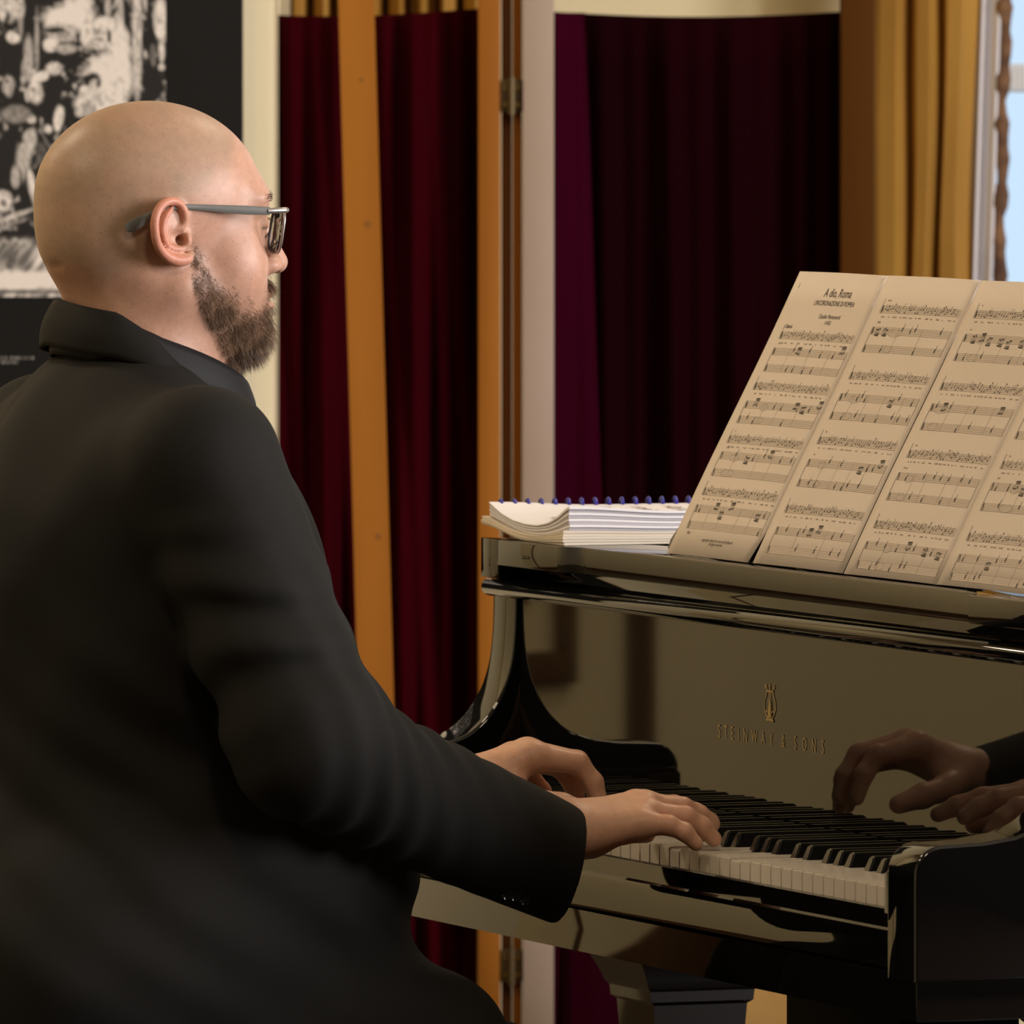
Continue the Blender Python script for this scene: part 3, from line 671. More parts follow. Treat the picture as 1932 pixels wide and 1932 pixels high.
# ------------------------------------------------------------------ spiral bound score on the left of the desk
book = empty('spiral_score', (-.59, .28, .9675), 'thick spiral bound score with curling white pages lying left of the music desk', 'book')
BX0, BX1, BY0, BY1 = -.703, -.4875, .1345, .431
def sst(x): x = min(max(x, 0), 1); return x * x * (3 - 2 * x)
def z_bot(a, b): return .9676 + .011 * (1 - sst(a / .55)) * (1 - sst(b * 1.5)) * 1.0
def z_top(a, b):
    ks = [(0, 1.0005), (.06, .9965), (.16, .9905), (.30, .9855), (.45, .9835), (.60, .9835), (.74, .9870), (.86, .9940), (.95, 1.0015), (1.0, 1.0045)]
    for i in range(len(ks) - 1):
        if a <= ks[i + 1][0] + 1e-9:
            s = (a - ks[i][0]) / (ks[i + 1][0] - ks[i][0]); fz = ks[i][1] * (1 - s) + ks[i + 1][1] * s; break
    g = sst(b * 2.6); back = .9965 + .002 * a - .006 * math.sin(PI * a)
    return fz * (1 - g) + back * g
NL = 13
def lay(i, a, b):
    f = i / NL
    return z_bot(a, b) * (1 - f) + z_top(a, b) * f
for i in range(NL):
    yel = i < 5; rg = random.Random(40 + i); dx = rg.uniform(-.0025, .0012) ; dy = rg.uniform(0, .002) + (.006 if not yel else 0) ; cur_ = rg.uniform(-.0008, .0008)
    nu, nv = 30, 16; v = []; f = []
    for side in (0, 1):
        for j in range(nv):
            for q in range(nu):
                a = q / (nu - 1); b = j / (nv - 1)
                z = lay(i + side * .93 + (.02 if side == 0 else 0), a, b) + cur_ * math.sin(a * 9 + i) * (a > .05) * side * .4
                v.append((BX0 + (BX1 - BX0) * a + dx * a + (.006 if not yel else 0) * (1 - a), BY0 + dy + (BY1 - BY0 - dy) * b, z))
    o = nu * nv
    for j in range(nv - 1):
        for q in range(nu - 1):
            p = j * nu + q; f.append((p, p + nu, p + nu + 1, p + 1)); f.append((o + p, o + p + 1, o + p + nu + 1, o + p + nu))
    for q in range(nu - 1): f.append((q, q + 1, o + q + 1, o + q)); p = (nv - 1) * nu + q; f.append((p + 1, p, o + p, o + p + 1))
    for j in range(nv - 1): p = j * nu; f.append((p + nu, p, o + p, o + p + nu)); p = j * nu + nu - 1; f.append((p, p + nu, o + p + nu, o + p))
    m = M_PAPERY if yel else (M_PAPERW if i in (6, 8, 10, 12) else M_PAPERG)
    pgo = from_py('page_bundle', v, f, m, book, angle=35)
# faint print on the top page
v, f = [], []
for rw in range(7):
    b0 = .12 + rw * .115
    for k in range(5):
        b = b0 + k * .008
        for q in range(24):
            a = .12 + .78 * q / 24; a2 = .12 + .78 * (q + 1) / 24
            n_ = len(v); 
            for (aa, bb) in ((a, b), (a2, b), (a2, b + .0016), (a, b + .0016)): v.append((BX0 + (BX1 - BX0) * aa, BY0 + .008 + (BY1 - BY0 - .008) * bb, lay(NL - .07, aa, bb) + .0006))
            f.append((n_, n_ + 1, n_ + 2, n_ + 3))
    for q in range(26):
        a = random.uniform(.14, .88); b = b0 + random.uniform(-.01, .04); n_ = len(v); 
        for (aa, bb) in ((a, b), (a + .012, b), (a + .012, b + .012), (a, b + .012)): v.append((BX0 + (BX1 - BX0) * aa, BY0 + .008 + (BY1 - BY0 - .008) * bb, lay(NL - .07, aa, bb) + .0008))
        f.append((n_, n_ + 1, n_ + 2, n_ + 3))
from_py('music_print', v, f, M_INK2, pgo, sm=False)
pts = []
for k in range(20 * 16):
    t = k / 16; y = BY0 + .016 + t * .0138; a = 2 * PI * t; pts.append((BX0 + .002 + .0105 * math.cos(a), y, .9885 + .0130 * math.sin(a)))
tube('binding_coil', pts, .0020, M_COIL, book, 6)
# ------------------------------------------------------------------ implicit surfaces for the person
f32 = np.float32
def V3(*p): return np.array(p, dtype=f32)
def smin(a, b, k):
    h = np.clip(.5 + .5 * (b - a) / k, 0, 1); return b * (1 - h) + a * h - k * h * (1 - h)
def smax(a, b, k): return -smin(-a, -b, k)
def s_ell(P, c, r, R=None):
    q = P - V3(*c)
    if R is not None: q = q @ np.asarray(R, dtype=f32)
    r = V3(*r); a = q / r; b = a / r
    k0 = np.sqrt((a * a).sum(-1)); k1 = np.sqrt((b * b).sum(-1)) + 1e-9
    return k0 * (k0 - 1) / k1
def s_cap(P, a, b, ra, rb):
    a = V3(*a); b = V3(*b); d = b - a; L2 = float(d @ d)
    t = np.clip(((P - a) @ d) / L2, 0, 1)
    q = P - a - t[..., None] * d
    return np.sqrt((q * q).sum(-1)) - (ra + (rb - ra) * t)
def s_chain(P, pts, rad, k):
    d = None
    for i in range(len(pts) - 1):
        e = s_cap(P, pts[i], pts[i + 1], rad[i], rad[i + 1]); d = e if d is None else (smin(d, e, k) if k else np.minimum(d, e))
    return d
def rotz(a): c, s = math.cos(a), math.sin(a); return np.array(((c, -s, 0), (s, c, 0), (0, 0, 1)))
def rotx(a): c, s = math.cos(a), math.sin(a); return np.array(((1, 0, 0), (0, c, -s), (0, s, c)))
def roty(a): c, s = math.cos(a), math.sin(a); return np.array(((c, 0, s), (0, 1, 0), (-s, 0, c)))

def mesh_sdf(fn, lo, hi, h, bs=16, batch=96):
    """sparse naive surface nets"""
    lo = np.asarray(lo, float); hi = np.asarray(hi, float)
    nb = np.ceil((hi - lo) / (h * bs)).astype(int); B = h * bs
    I = np.stack(np.meshgrid(*[np.arange(n) for n in nb], indexing='ij'), -1).reshape(-1, 3)
    C = (lo + (I + .5) * B).astype(f32)
    d = np.concatenate([fn(C[i:i + 60000]) for i in range(0, len(C), 60000)])
    I = I[np.abs(d) < B * .87 * 1.35 + .004]
    G = nb * bs + 2
    g = np.stack(np.meshgrid(*[np.arange(bs + 1)] * 3, indexing='ij'), -1)
    keys, verts, quads = [], [], []
    def key(c): return (c[..., 0].astype(np.int64) * G[1] + c[..., 1]) * G[2] + c[..., 2]
    cor = np.array([(i, j, k) for i in (0, 1) for j in (0, 1) for k in (0, 1)])
    edges = [(a, b) for a in range(8) for b in range(a + 1, 8) if np.abs(cor[a] - cor[b]).sum() == 1]
    for s in range(0, len(I), batch):
        J = I[s:s + batch]; gp = J[:, None, None, None, :] * bs + g[None]
        P = (lo + gp * h).astype(f32); D = fn(P.reshape(-1, 3)).reshape(P.shape[:-1])
        neg = D < 0
        cs = [neg[:, i:i + bs, j:j + bs, k:k + bs] for (i, j, k) in cor]
        cnt = sum(c.astype(np.int8) for c in cs); act = (cnt > 0) & (cnt < 8)
        if not act.any(): continue
        ai = np.argwhere(act); b_, x_, y_, z_ = ai.T
        val = np.stack([D[b_, x_ + i, y_ + j, z_ + k] for (i, j, k) in cor], 1)
        acc = np.zeros((len(ai), 3)); num = np.zeros(len(ai))
        for (a, b) in edges:
            va, vb = val[:, a], val[:, b]; cr = (va < 0) != (vb < 0)
            t = np.where(cr, va / np.where(cr, va - vb, 1), 0)
            acc += np.where(cr[:, None], cor[a] + t[:, None] * (cor[b] - cor[a]), 0); num += cr
        cell = J[b_] * bs + ai[:, 1:]
        keys.append(key(cell)); verts.append(lo + (cell + acc / num[:, None]) * h)
        for ax in range(3):
            e = np.zeros(3, int); e[ax] = 1; u = (ax + 1) % 3; w_ = (ax + 2) % 3
            n0 = neg[:, :bs, :bs, :bs]; n1 = neg[:, e[0]:bs + e[0], e[1]:bs + e[1], e[2]:bs + e[2]]
            ch = np.argwhere(n0 != n1)
            if not len(ch): continue
            c0 = J[ch[:, 0]] * bs + ch[:, 1:]; du = np.zeros(3, int); du[u] = 1; dw = np.zeros(3, int); dw[w_] = 1
            q = np.stack([key(c0 - du - dw), key(c0 - dw), key(c0), key(c0 - du)], 1)
            fl = n0[ch[:, 0], ch[:, 1], ch[:, 2], ch[:, 3]]
            q[~fl] = q[~fl][:, ::-1]; quads.append(q)
    keys = np.concatenate(keys); verts = np.concatenate(verts); quads = np.concatenate(quads)
    o = np.argsort(keys); keys = keys[o]; verts = verts[o]
    ix = np.searchsorted(keys, quads); ix = np.clip(ix, 0, len(keys) - 1)
    ok = (keys[ix] == quads).all(1); return verts, ix[ok]
def np_mesh(name, v, q, m, parent=None):
    me = bpy.data.meshes.new(name); me.vertices.add(len(v)); me.vertices.foreach_set('co', v.astype(f32).ravel())
    me.loops.add(q.size); me.loops.foreach_set('vertex_index', q.astype(np.int32).ravel())
    me.polygons.add(len(q)); me.polygons.foreach_set('loop_start', np.arange(0, q.size, 4, dtype=np.int32)); me.polygons.foreach_set('loop_total', np.full(len(q), 4, np.int32))
    me.update(calc_edges=True); me.validate(); me.materials.append(m)
    me.polygons.foreach_set('use_smooth', [True] * len(me.polygons))
    o = bpy.data.objects.new(name, me); return link(o, parent)
def relax(v, q, n=2, lam=.5):
    E_ = np.concatenate([q[:, [0, 1]], q[:, [1, 2]], q[:, [2, 3]], q[:, [3, 0]]]); E_ = np.concatenate([E_, E_[:, ::-1]])
    deg = np.bincount(E_[:, 0], minlength=len(v)).astype(float)
    for _ in range(n):
        s = np.stack([np.bincount(E_[:, 0], weights=v[E_[:, 1], k], minlength=len(v)) for k in range(3)], 1)
        v = v + lam * (s / deg[:, None] - v)
    return v

PX = 0.05                                   # the pianist sits a touch right of the keyboard's middle
HO = np.array((PX, -0.4611, 1.2666))        # between the ear canals
def head(Pw):
    P = (Pw - HO.astype(f32)) * f32(1000)
    Q = P.copy(); Q[..., 0] = np.abs(Q[..., 0])            # symmetric
    d = s_ell(P, (0, -1, 38), (79, 101, 83))
    d = smin(d, s_ell(P, (0, -44, 0), (64, 52, 50)), 22)                  # occiput
    d = smin(d, s_ell(P, (0, 84, 36), (54, 19, 15)), 18)                  # brow
    d = smin(d, s_ell(P, (0, 62, -20), (58, 36, 58)), 25)                 # mid face
    d = smin(d, s_ell(Q, (36, 57, -24), (31, 36, 40)), 18)                # full cheeks
    d = smin(d, s_cap(Q, (55, 8, -40), (26, 74, -78), 21, 20), 20)        # jaw
    d = smin(d, s_ell(P, (0, 84, -78), (26, 22, 22)), 16)                 # chin
    d = smin(d, s_ell(P, (0, 45, -82), (46, 48, 30)), 20)                 # under chin
    d = smin(d, s_ell(P, (0, 84, -46), (34, 25, 22)), 14)                 # muzzle
    d = smax(d, -s_ell(Q, (33, 108, 17), (17, 13, 11)), 9)                # eye sockets
    d = smin(d, s_ell(Q, (32, 86, 15), (13, 12.5, 11.5)), 5)              # lidded eyes
    n = s_chain(P, [(0, 92, 30), (0, 102, 12), (0, 113, -10), (0, 117.5, -20)], [8, 8, 9, 10.2], 0)
    n = smin(n, s_ell(Q, (11.5, 107, -23), (8, 10, 7.5)), 6)
    n = smax(n, -s_ell(Q, (6, 113, -32.5), (3.5, 6, 5)), 3)
    d = smin(d, n, 7)
    d = smin(d, s_ell(P, (0, 104.5, -47), (22, 8, 5.5)), 4)               # lips
    d = smin(d, s_ell(P, (0, 105.5, -58), (19, 8, 5.5)), 4)
    d = smax(d, -s_ell(P, (0, 116, -52.3), (26, 10, 1.4)), 2.5)
    # neck, leaning slightly forward into the collar
    d = smin(d, s_cap(P, (0, -9, -15), (0, -4, -135), 64, 70), 24)
    d = smin(d, s_cap(Q, (48, -22, -30), (16, 48, -140), 16, 14), 18)     # neck muscle
    d = smax(d, -s_chain(P, [(-22, -92, -23), (0, -97, -26), (22, -92, -23)], [.1, .8, .1], 0), 9)   # nape fold
    # ears
    sh = 81 - .40 * (Q[..., 1] + 10) - Q[..., 0]
    E = np.stack([sh, Q[..., 1] + .22 * (Q[..., 2] - 9), Q[..., 2]], -1).astype(f32)
    e = s_ell(E, (0, -9.5, 8), (3.0, 18.5, 26.5))
    HP = [(79, 3, 11), (80.5, 5, 18), (81.5, 4.5, 25), (84, -1, 31.5), (88, -9, 34.8), (92, -18, 33.3), (95.5, -25, 27), (97.5, -28.5, 18), (97.3, -28.3, 8), (95, -25.5, -1), (91.5, -20, -8.5), (87.5, -12, -14), (84, -3, -16.5), (80.5, 6, -15.5), (77.5, 11.5, -11)]
    HPs = [tuple(p) for p in spline(HP, 3)]; hr = np.interp(np.linspace(0, 14, len(HPs)), range(15), [2.4, 3.2, 3.6, 3.9, 4.0, 4.0, 4.0, 4.0, 4.0, 4.0, 4.3, 4.9, 5.6, 5.4, 3.4])
    e = smin(e, s_chain(Q, HPs, list(hr), 0), 2.2)
    e = smax(e, -s_ell(Q, (92, -3, 4), (13, 10, 12)), 3)                  # concha
    e = smax(e, -s_ell(Q, (92, -6, 26.5), (9, 7, 4.5)), 3)                # fossa
    AH = [tuple(p) for p in spline([(85, -9, 28), (88.5, -15, 22), (91, -19, 13), (90, -18, 4), (86.5, -12, -4.5), (82, -1, -7), (80, 4, -6)], 3)]
    e = smin(e, s_chain(Q, AH, list(np.interp(np.linspace(0, 6, len(AH)), range(7), [2.2, 2.8, 3.1, 3.1, 3.2, 3.4, 2.6])), 0), 2.5)
    e = smin(e, s_chain(Q, [(79, -8, 9), (80, 1, 11.5)], [2.0, 2.6], 0), 3)
    e = smin(e, s_ell(Q, (79, 7.5, 1), (5, 4, 7)), 4)                     # tragus
    d = smin(d, e, 5)
    d = smax(d, -s_ell(Q, (79, 1.0, 1), (9, 3.6, 4.6)), 2)
    return d * f32(.001)

# arm and hand joints (metres)
R_SH, R_EL, R_WR = (PX + .200, -.480, 1.085), (.318, -.405, .840), (.160, -.115, .752)
L_SH, L_EL, L_WR = (PX - .205, -.500, 1.045), (-.275, -.385, .790), (-.140, -.118, .765)
def arm(P, sh, el, wr):
    d = s_cap(P, sh, el, .030, .028); return smin(d, s_cap(P, el, wr, .028, .026), .015)
HAND_R = dict(wr=(.160, -.112, .751), f=[
    [(.132, -.038, .768), (.124, .002, .7655), (.118, .024, .759), (.114, .041, .7515)],
    [(.151, -.037, .7685), (.150, -.001, .7655), (.147, .016, .759), (.146, .029, .7510)],
    [(.171, -.043, .763), (.177, -.009, .760), (.178, .007, .751), (.178, .018, .7400)],
    [(.188, -.055, .756), (.198, -.033, .755), (.203, -.020, .749), (.205, -.010, .7385)]],
    th=[(.138, -.092, .748), (.106, -.062, .745), (.088, -.034, .742), (.082, -.008, .7395)])
HAND_L = dict(wr=(-.140, -.110, .766), f=[
    [(-.118, -.038, .7965), (-.114, .004, .7895), (-.112, .018, .772), (-.111, .025, .7515)],
    [(-.138, -.036, .798), (-.137, .012, .789), (-.136, .026, .770), (-.135, .032, .7515)],
    [(-.158, -.043, .793), (-.160, .004, .784), (-.159, .018, .765), (-.158, .022, .7400)],
    [(-.175, -.054, .785), (-.181, -.018, .777), (-.183, -.004, .760), (-.184, .003, .7385)]],
    th=[(-.118, -.088, .770), (-.094, -.058, .760), (-.078, -.026, .754), (-.072, .000, .7475)])
FR = [[.0125, .0098, .0088, .0072], [.0128, .0100, .0090, .0074], [.0122, .0096, .0086, .0070], [.0112, .0086, .0078, .0064]]
def hand(P, Hd):
    wr = np.array(Hd['wr']); d = s_ell(P, wr, (.030, .034, .0225))
    mc = [np.array(c[0]) for c in Hd['f']]
    for i, c in enumerate(mc):
        side = (mc[i] - mc[1]); root = wr + side * .55 + np.array((0, .012, .002))
        d = smin(d, s_cap(P, root, c, .0165, FR[i][0] + .0008), .014)
    for i in range(3):
        a = (mc[i] + mc[i + 1]) / 2; d = smin(d, s_cap(P, wr + (a - wr) * .3, a - np.array((0, .004, .005)), .016, .0105), .012)
    th = Hd['th']
    d = smin(d, s_cap(P, th[0], th[1], .0165, .0125), .018)
    d = smin(d, s_cap(P, wr + np.array((0, .02, -.006)), (np.array(th[1]) + mc[1]) / 2 + np.array((0, -.012, -.008)), .018, .010), .014)
    fg = s_chain(P, th[1:], [.0122, .0108, .0088], .006)
    for i, c in enumerate(Hd['f']):
        e = s_chain(P, c, FR[i], .004); fg = np.minimum(fg, e) if i else smin(fg, e, .003)
    return smin(d, fg, .0065)
GROUPS = [(head, (PX - .12, -.62, 1.10), (PX + .12, -.29, 1.42)),
          (lambda P: hand(P, HAND_R), (.03, -.17, .70), (.25, .07, .82)),
          (lambda P: hand(P, HAND_L), (-.23, -.17, .70), (-.03, .07, .84)),
          (lambda P: arm(P, R_SH, R_EL, R_WR), (.08, -.60, .68), (.42, -.05, 1.14)),
          (lambda P: arm(P, L_SH, L_EL, L_WR), (-.36, -.60, .70), (.02, -.05, 1.14)),
          (lambda P: smin(s_cap(P, (PX, -.472, 1.13), (PX, -.50, .90), .066, .06), s_cap(P, L_SH, R_SH, .034, .034), .05), (-.22, -.62, .80), (.32, -.36, 1.24))]
def grouped(groups, k):
    def fn(P):
        d = np.full(len(P), .2, f32)
        for (g, lo, hi) in groups:
            m = ((P > V3(*lo)) & (P < V3(*hi))).all(1)
            if m.any(): d[m] = smin(d[m], g(P[m]), k)
        return d
    return fn
person = empty('person', (PX, -.52, 0), 'bald bearded person in a black suit and grey glasses playing the piano', 'person')
body_fn = grouped(GROUPS, .008)
bv, bq = mesh_sdf(body_fn, (-.38, -.74, .66), (.44, .09, 1.42), .0016)
bv = relax(bv, bq, 1, .4)
# ---- skin tones painted per vertex: scalp stubble, beard shadow, red ears, pink hands lightened for overhead light
def vnormals(v, q):
    n = np.cross(v[q[:, 2]] - v[q[:, 0]], v[q[:, 3]] - v[q[:, 1]]); N = np.zeros_like(v)
    for k in range(4):
        for c in range(3): N[:, c] += np.bincount(q[:, k], weights=n[:, c], minlength=len(v))
    return N / (np.linalg.norm(N, axis=1, keepdims=True) + 1e-12)
bn = vnormals(bv, bq)
L = (bv - HO) * 1000; X_, Y_, Z_ = np.abs(L[:, 0]), L[:, 1], L[:, 2]
def ss(x, a, b): t = np.clip((x - a) / (b - a), 0, 1); return t * t * (3 - 2 * t)
isH = bv[:, 2] > 1.10
def interp_poly(y, pts): p = np.array(pts, float); return np.interp(y, p[:, 0], p[:, 1])
top_line = interp_poly(Y_, [(6, 22), (14, 18), (24, 4), (36, -16), (50, -32), (66, -44), (84, -50), (98, -42), (106, -33), (120, -33)])
bot_line = interp_poly(Y_, [(8, 10), (14, -48), (22, -64), (36, -84), (52, -106), (70, -125), (120, -130)])
beard = ss(top_line - Z_, -6, 30) * ss(Z_ - bot_line, -6, 16) * isH * (.72 + .5 * (vnoise(L[:, 1] / 9 + 20, L[:, 2] / 9 + 70, 6) - .3))
beard *= np.where(Z_ > -30, ss(Y_, 8, 18) * .75 * (Y_ < 62), 1) + np.where((Z_ > -50) & (Y_ > 90), .5, 0)
must = ss(Y_, 92, 100) * np.exp(-((Z_ + 40) / 7.0) ** 2) * (X_ < 32) * isH
beard = np.maximum(beard, must * 1.0)
beard = np.clip(beard, 0, 1) * (1 - .9 * np.exp(-(((Z_ + 53) / 5.5) ** 2)) * (Y_ > 98) * (X_ < 22))
scalp_line = interp_poly(Y_, [(-110, -28), (-60, -38), (-30, -22), (0, 30), (30, 45), (55, 60), (75, 92), (120, 140)])
scalp = ss(Z_ - scalp_line, -10, 22) * isH * ss(75 - Y_, -10, 30)
ear = ss(X_, 80.5, 88) * isH * (np.abs(Y_ + 10) < 32) * (np.abs(Z_ - 9) < 34)
base = np.array((.545, .312, .218)); col = np.tile(base, (len(bv), 1))
def mix(c, w_): 
    global col; col = col * (1 - w_[:, None]) + np.array(c) * w_[:, None]
nz = np.array([0.0]); nzv = vnoise(L[:, 1] / 14 + 50, L[:, 2] / 14 + 50, 9)
mix((.375, .262, .178), scalp * (.55 + .35 * nzv)); mix((.61, .25, .165), ear * .85)
cheek = np.exp(-(((Y_ - 70) / 25) ** 2 + ((Z_ + 18) / 24) ** 2)) * (X_ > 25) * isH; mix((.62, .34, .24), cheek * .6)
mix((.17, .095, .052), beard * .70)
mix((.50, .25, .16), np.exp(-((Y_ + 88) / 14) ** 2 - ((Z_ + 28) / 7) ** 2) * isH * .7)  # reddish dark shading painted along the nape fold
mix((.07, .04, .03), np.exp(-((Z_ - 10.5) / 1.4) ** 2) * (np.abs(X_ - 33) < 13) * (Y_ > 88) * isH * .9)       # lash line
hd = bv[:, 2] < .86
mix((.66, .38, .26), hd * .9);  # hands pinker, and brightened for light falling from above
for Hd in (HAND_R, HAND_L):
    for i, c in enumerate(Hd['f']):
        for j in (1,):
            dd = np.linalg.norm(bv - np.array(c[j]), axis=1); mix((.52, .25, .17), np.exp(-(dd / .012) ** 2) * .6)
        t = np.array(c[3]) + (np.array(c[3]) - np.array(c[2])) * .12; dr = (np.array(c[3]) - np.array(c[2])); dr = dr / np.linalg.norm(dr)
        s_ = np.cross((1, 0, 0), dr); s_ = s_ / np.linalg.norm(s_)
        rel = bv - t - s_ * .006; a_ = rel @ dr; b_ = rel[:, 0]; c_ = rel @ s_
        mix((.66, .44, .33), ss(.0065 - np.abs(a_), 0, .0015) * ss(.0048 - np.abs(b_), 0, .0012) * (np.abs(c_) < .006) * .8)
col *= (0.94 + .12 * vnoise(L[:, 1] / 5 + 90, L[:, 2] / 5 + 11, 4))[:, None]
M_SKIN = mat('skin', base, 0.42, spec=0.35, sss=0.12, attr='tone', noise=((620, 620, 620), (.74, .71, .70), .60, .72, 2), bump=((260, 260, 260), .12, .0006))
body = np_mesh('body', bv, bq, M_SKIN, person)
ca = body.data.color_attributes.new('tone', 'FLOAT_COLOR', 'POINT')
ca.data.foreach_set('color', np.concatenate([col, np.ones((len(col), 1))], 1).astype(f32).ravel())
# ---- beard, moustache and eyebrow hairs
def strands(name, pts, nrm, dirs, length, width, m):
    n = len(pts); pts = pts.astype(float); t = dirs / np.linalg.norm(dirs, axis=1, keepdims=True)
    s = np.cross(t, nrm); s /= (np.linalg.norm(s, axis=1, keepdims=True) + 1e-9); s = s * np.cos(rng.uniform(0, 3, n))[:, None] + nrm * np.sin(rng.uniform(0, 3, n))[:, None] * .6
    w_ = width[:, None] * s; l = length[:, None]
    p0 = pts - nrm * .0008; p1 = pts + t * l * .55 + nrm * l * .06; p2 = pts + t * l + np.array((0, 0, -.18)) * l
    v = np.stack([p0 - w_, p0 + w_, p1 + w_ * .7, p1 - w_ * .7, p2], 1).reshape(-1, 3)
    b = np.arange(n) * 5; f = [(i, i + 1, i + 2, i + 3) for i in b] + [(i + 3, i + 2, i + 4) for i in b]
    o = from_py(name, v, f, m, person, sm=False); o['kind'] = 'stuff'; return o
M_HAIR = mat('brown_beard_hair', (.105, .056, .028), .55, noise=((90, 90, 90), (.23, .135, .072), .45, .64))
pr_ = beard ** 2.0; pr_ = pr_ / pr_.sum()
idx = rng.choice(len(bv), 16000, p=pr_); jit = rng.normal(0, .0007, (len(idx), 3))
P0 = bv[idx] + jit; N0 = bn[idx]; b0 = beard[idx]
dn = np.tile(np.array((0, .25, -1.0)), (len(idx), 1)) + N0 * .75 + rng.normal(0, .28, (len(idx), 3)); dn[:, 0] += np.sign(P0[:, 0] - PX) * .1
chin = ss(L[idx, 1], 55, 95) * ss(-L[idx, 2], 52, 72)
ln = (.0028 + .0050 * b0 + .0065 * chin) * rng.uniform(.6, 1.25, len(idx))
strands('beard', P0, N0, dn, ln, rng.uniform(.00016, .00028, len(idx)), M_HAIR)
brow_w = np.exp(-(((Z_ - (38 - .004 * (X_ - 28) ** 2)) / 2.6) ** 2)) * (X_ > 10) * (X_ < 52) * (Y_ > 60) * isH
idx = rng.choice(len(bv), 420, p=brow_w / brow_w.sum()); N0 = bn[idx]
dn = np.stack([np.sign(L[idx, 0]) * 1.0, np.full(len(idx), -.2), np.full(len(idx), .15)], 1) + N0 * .2 + rng.normal(0, .15, (len(idx), 3))
strands('eyebrows', bv[idx], N0, dn, rng.uniform(.004, .007, len(idx)), rng.uniform(.00014, .00022, len(idx)), mat('brow_hair', (.07, .04, .025), .6))
# ------------------------------------------------------------------ clothes
def n3(P, s, seed):
    x, y, z = P[:, 0] / s, P[:, 1] / s, P[:, 2] / s
    return (np.sin(x * 2.1 + 1.3 * np.sin(y * 1.7 + seed) + seed) + np.sin(y * 2.3 + 1.1 * np.sin(z * 1.9 + 2 * seed)) + np.sin(z * 1.9 + 1.4 * np.sin(x * 2.2 + 3 * seed))).astype(f32) / f32(3)
JR = [(.250, -.4815, 1.0790), (.318, -.4104, .8458), (.270, -.3391, .8075), (.134, -.068, .7005)]
JL = [(-.150, -.490, 1.0780), (-.240, -.395, .8200), (-.205, -.330, .7850), (-.130, -.075, .738)]
def sleeve(P, J, r, sgn):
    a, b = V3(*J[0]), V3(*J[1]); ax = (b - a); Ln = float(np.linalg.norm(ax)); ax = ax / Ln
    s = ((P - a) @ ax) / Ln
    c1 = s_cap(P, J[0], J[1], r[0], r[1]); c2 = s_chain(P, J[1:], r[1:], 0); d = smin(c1, c2, .022)
    # pulled folds across the upper arm, bunching towards the elbow
    ph = (P @ V3(.10 * sgn, -.30, .94)) / f32(.058) * f32(2 * PI) + 2.6 * n3(P, .075, 1.0)
    env = np.exp(-((s - .62) / .34) ** 2) * f32(.0050)
    d = d + env * np.sin(ph) * (.5 + .5 * np.sin((P @ V3(.3, .8, .3)) / .05 + 2))
    fa = V3(*J[2]); fd = V3(*J[3]) - fa; fl = float(np.linalg.norm(fd)); fd = fd / fl; t = ((P - fa) @ fd) / fl
    d = d + f32(.0026) * np.exp(-((t + .05) / .35) ** 2) * np.sin((P @ (fd * .8 + V3(0, .1, .5))) / f32(.032) * 6.28 + 1.2 * n3(P, .06, 2.0))
    # cuff: cut across the sleeve end and hollow it
    n_ = V3(.15 * sgn, .965, -.20); n_ = n_ / np.linalg.norm(n_); pc = V3(.155 if sgn > 0 else -.142, -.1045 if sgn > 0 else -.108, .75)
    cut = (P - pc) @ n_
    d = smax(d, cut, .004)
    inner = s_chain(P, J[2:], [r[2] - .009, r[3] - .0085], 0)
    d = smax(d, -np.maximum(inner, -(cut + .05)), .002)
    return d
def torso(P):
    d = s_ell(P, (PX, -.507, 1.040), (.210, .086, .112))
    d = smin(d, s_ell(P, (PX, -.500, 1.100), (.115, .066, .083)), .03)
    d = smin(d, s_cap(P, (-.150, -.490, 1.076), (.250, -.484, 1.078), .062, .062), .04)
    d = smin(d, s_ell(P, (PX, -.475, .93), (.205, .165, .21)), .06)
    d = smin(d, s_ell(P, (PX, -.44, .715), (.215, .212, .205)), .07)
    d = smin(d, s_ell(P, (PX, -.545, .635), (.225, .19, .150)), .06)
    d = smin(d, s_cap(P, (.155, -.44, .605), (.160, -.245, .560), .095, .075), .04)      # skirt of the jacket over the thighs
    d = smin(d, s_cap(P, (-.055, -.44, .605), (-.060, -.245, .560), .095, .075), .04)
    d = d + f32(.0045) * n3(P, .055, .7) + f32(.0025) * np.sin((P @ V3(.2, .55, .8)) / f32(.06) * 6.28 + 1.5 * n3(P, .09, 3.1)) * np.exp(-((P[:, 2] - .78) / .16) ** 2)
    d = smax(d, .484 - P[:, 2], .012)
    # opening for the neck
    d = smax(d, -s_cap(P, (PX, -.445, 1.19), (PX, -.40, 1.30), .056, .09), .01)
    return d
JG = [(torso, (-.40, -.80, .46), (.50, -.12, 1.24)), (lambda P: sleeve(P, JR, [.066, .066, .0605, .0495], 1), (.02, -.62, .60), (.44, -.06, 1.20)),
      (lambda P: sleeve(P, JL, [.066, .062, .056, .046], -1), (-.36, -.62, .60), (.02, -.06, 1.20))]
jacket_fn = grouped(JG, .014)
jv, jq = mesh_sdf(jacket_fn, (-.42, -.82, .44), (.50, -.04, 1.24), .0032)
jv = relax(jv, jq, 2, .5)
M_SUIT = mat('black_wool', (.0085, .0082, .0072), .8, spec=.22, bump=((900, 900, 900), .15, .0004))
M_SHIRT = mat('black_shirt_cotton', (.0085, .0080, .0095), .65, spec=.3)
jacket = np_mesh('jacket', jv, jq, M_SUIT, person); jacket['label'] = 'black wool suit jacket'
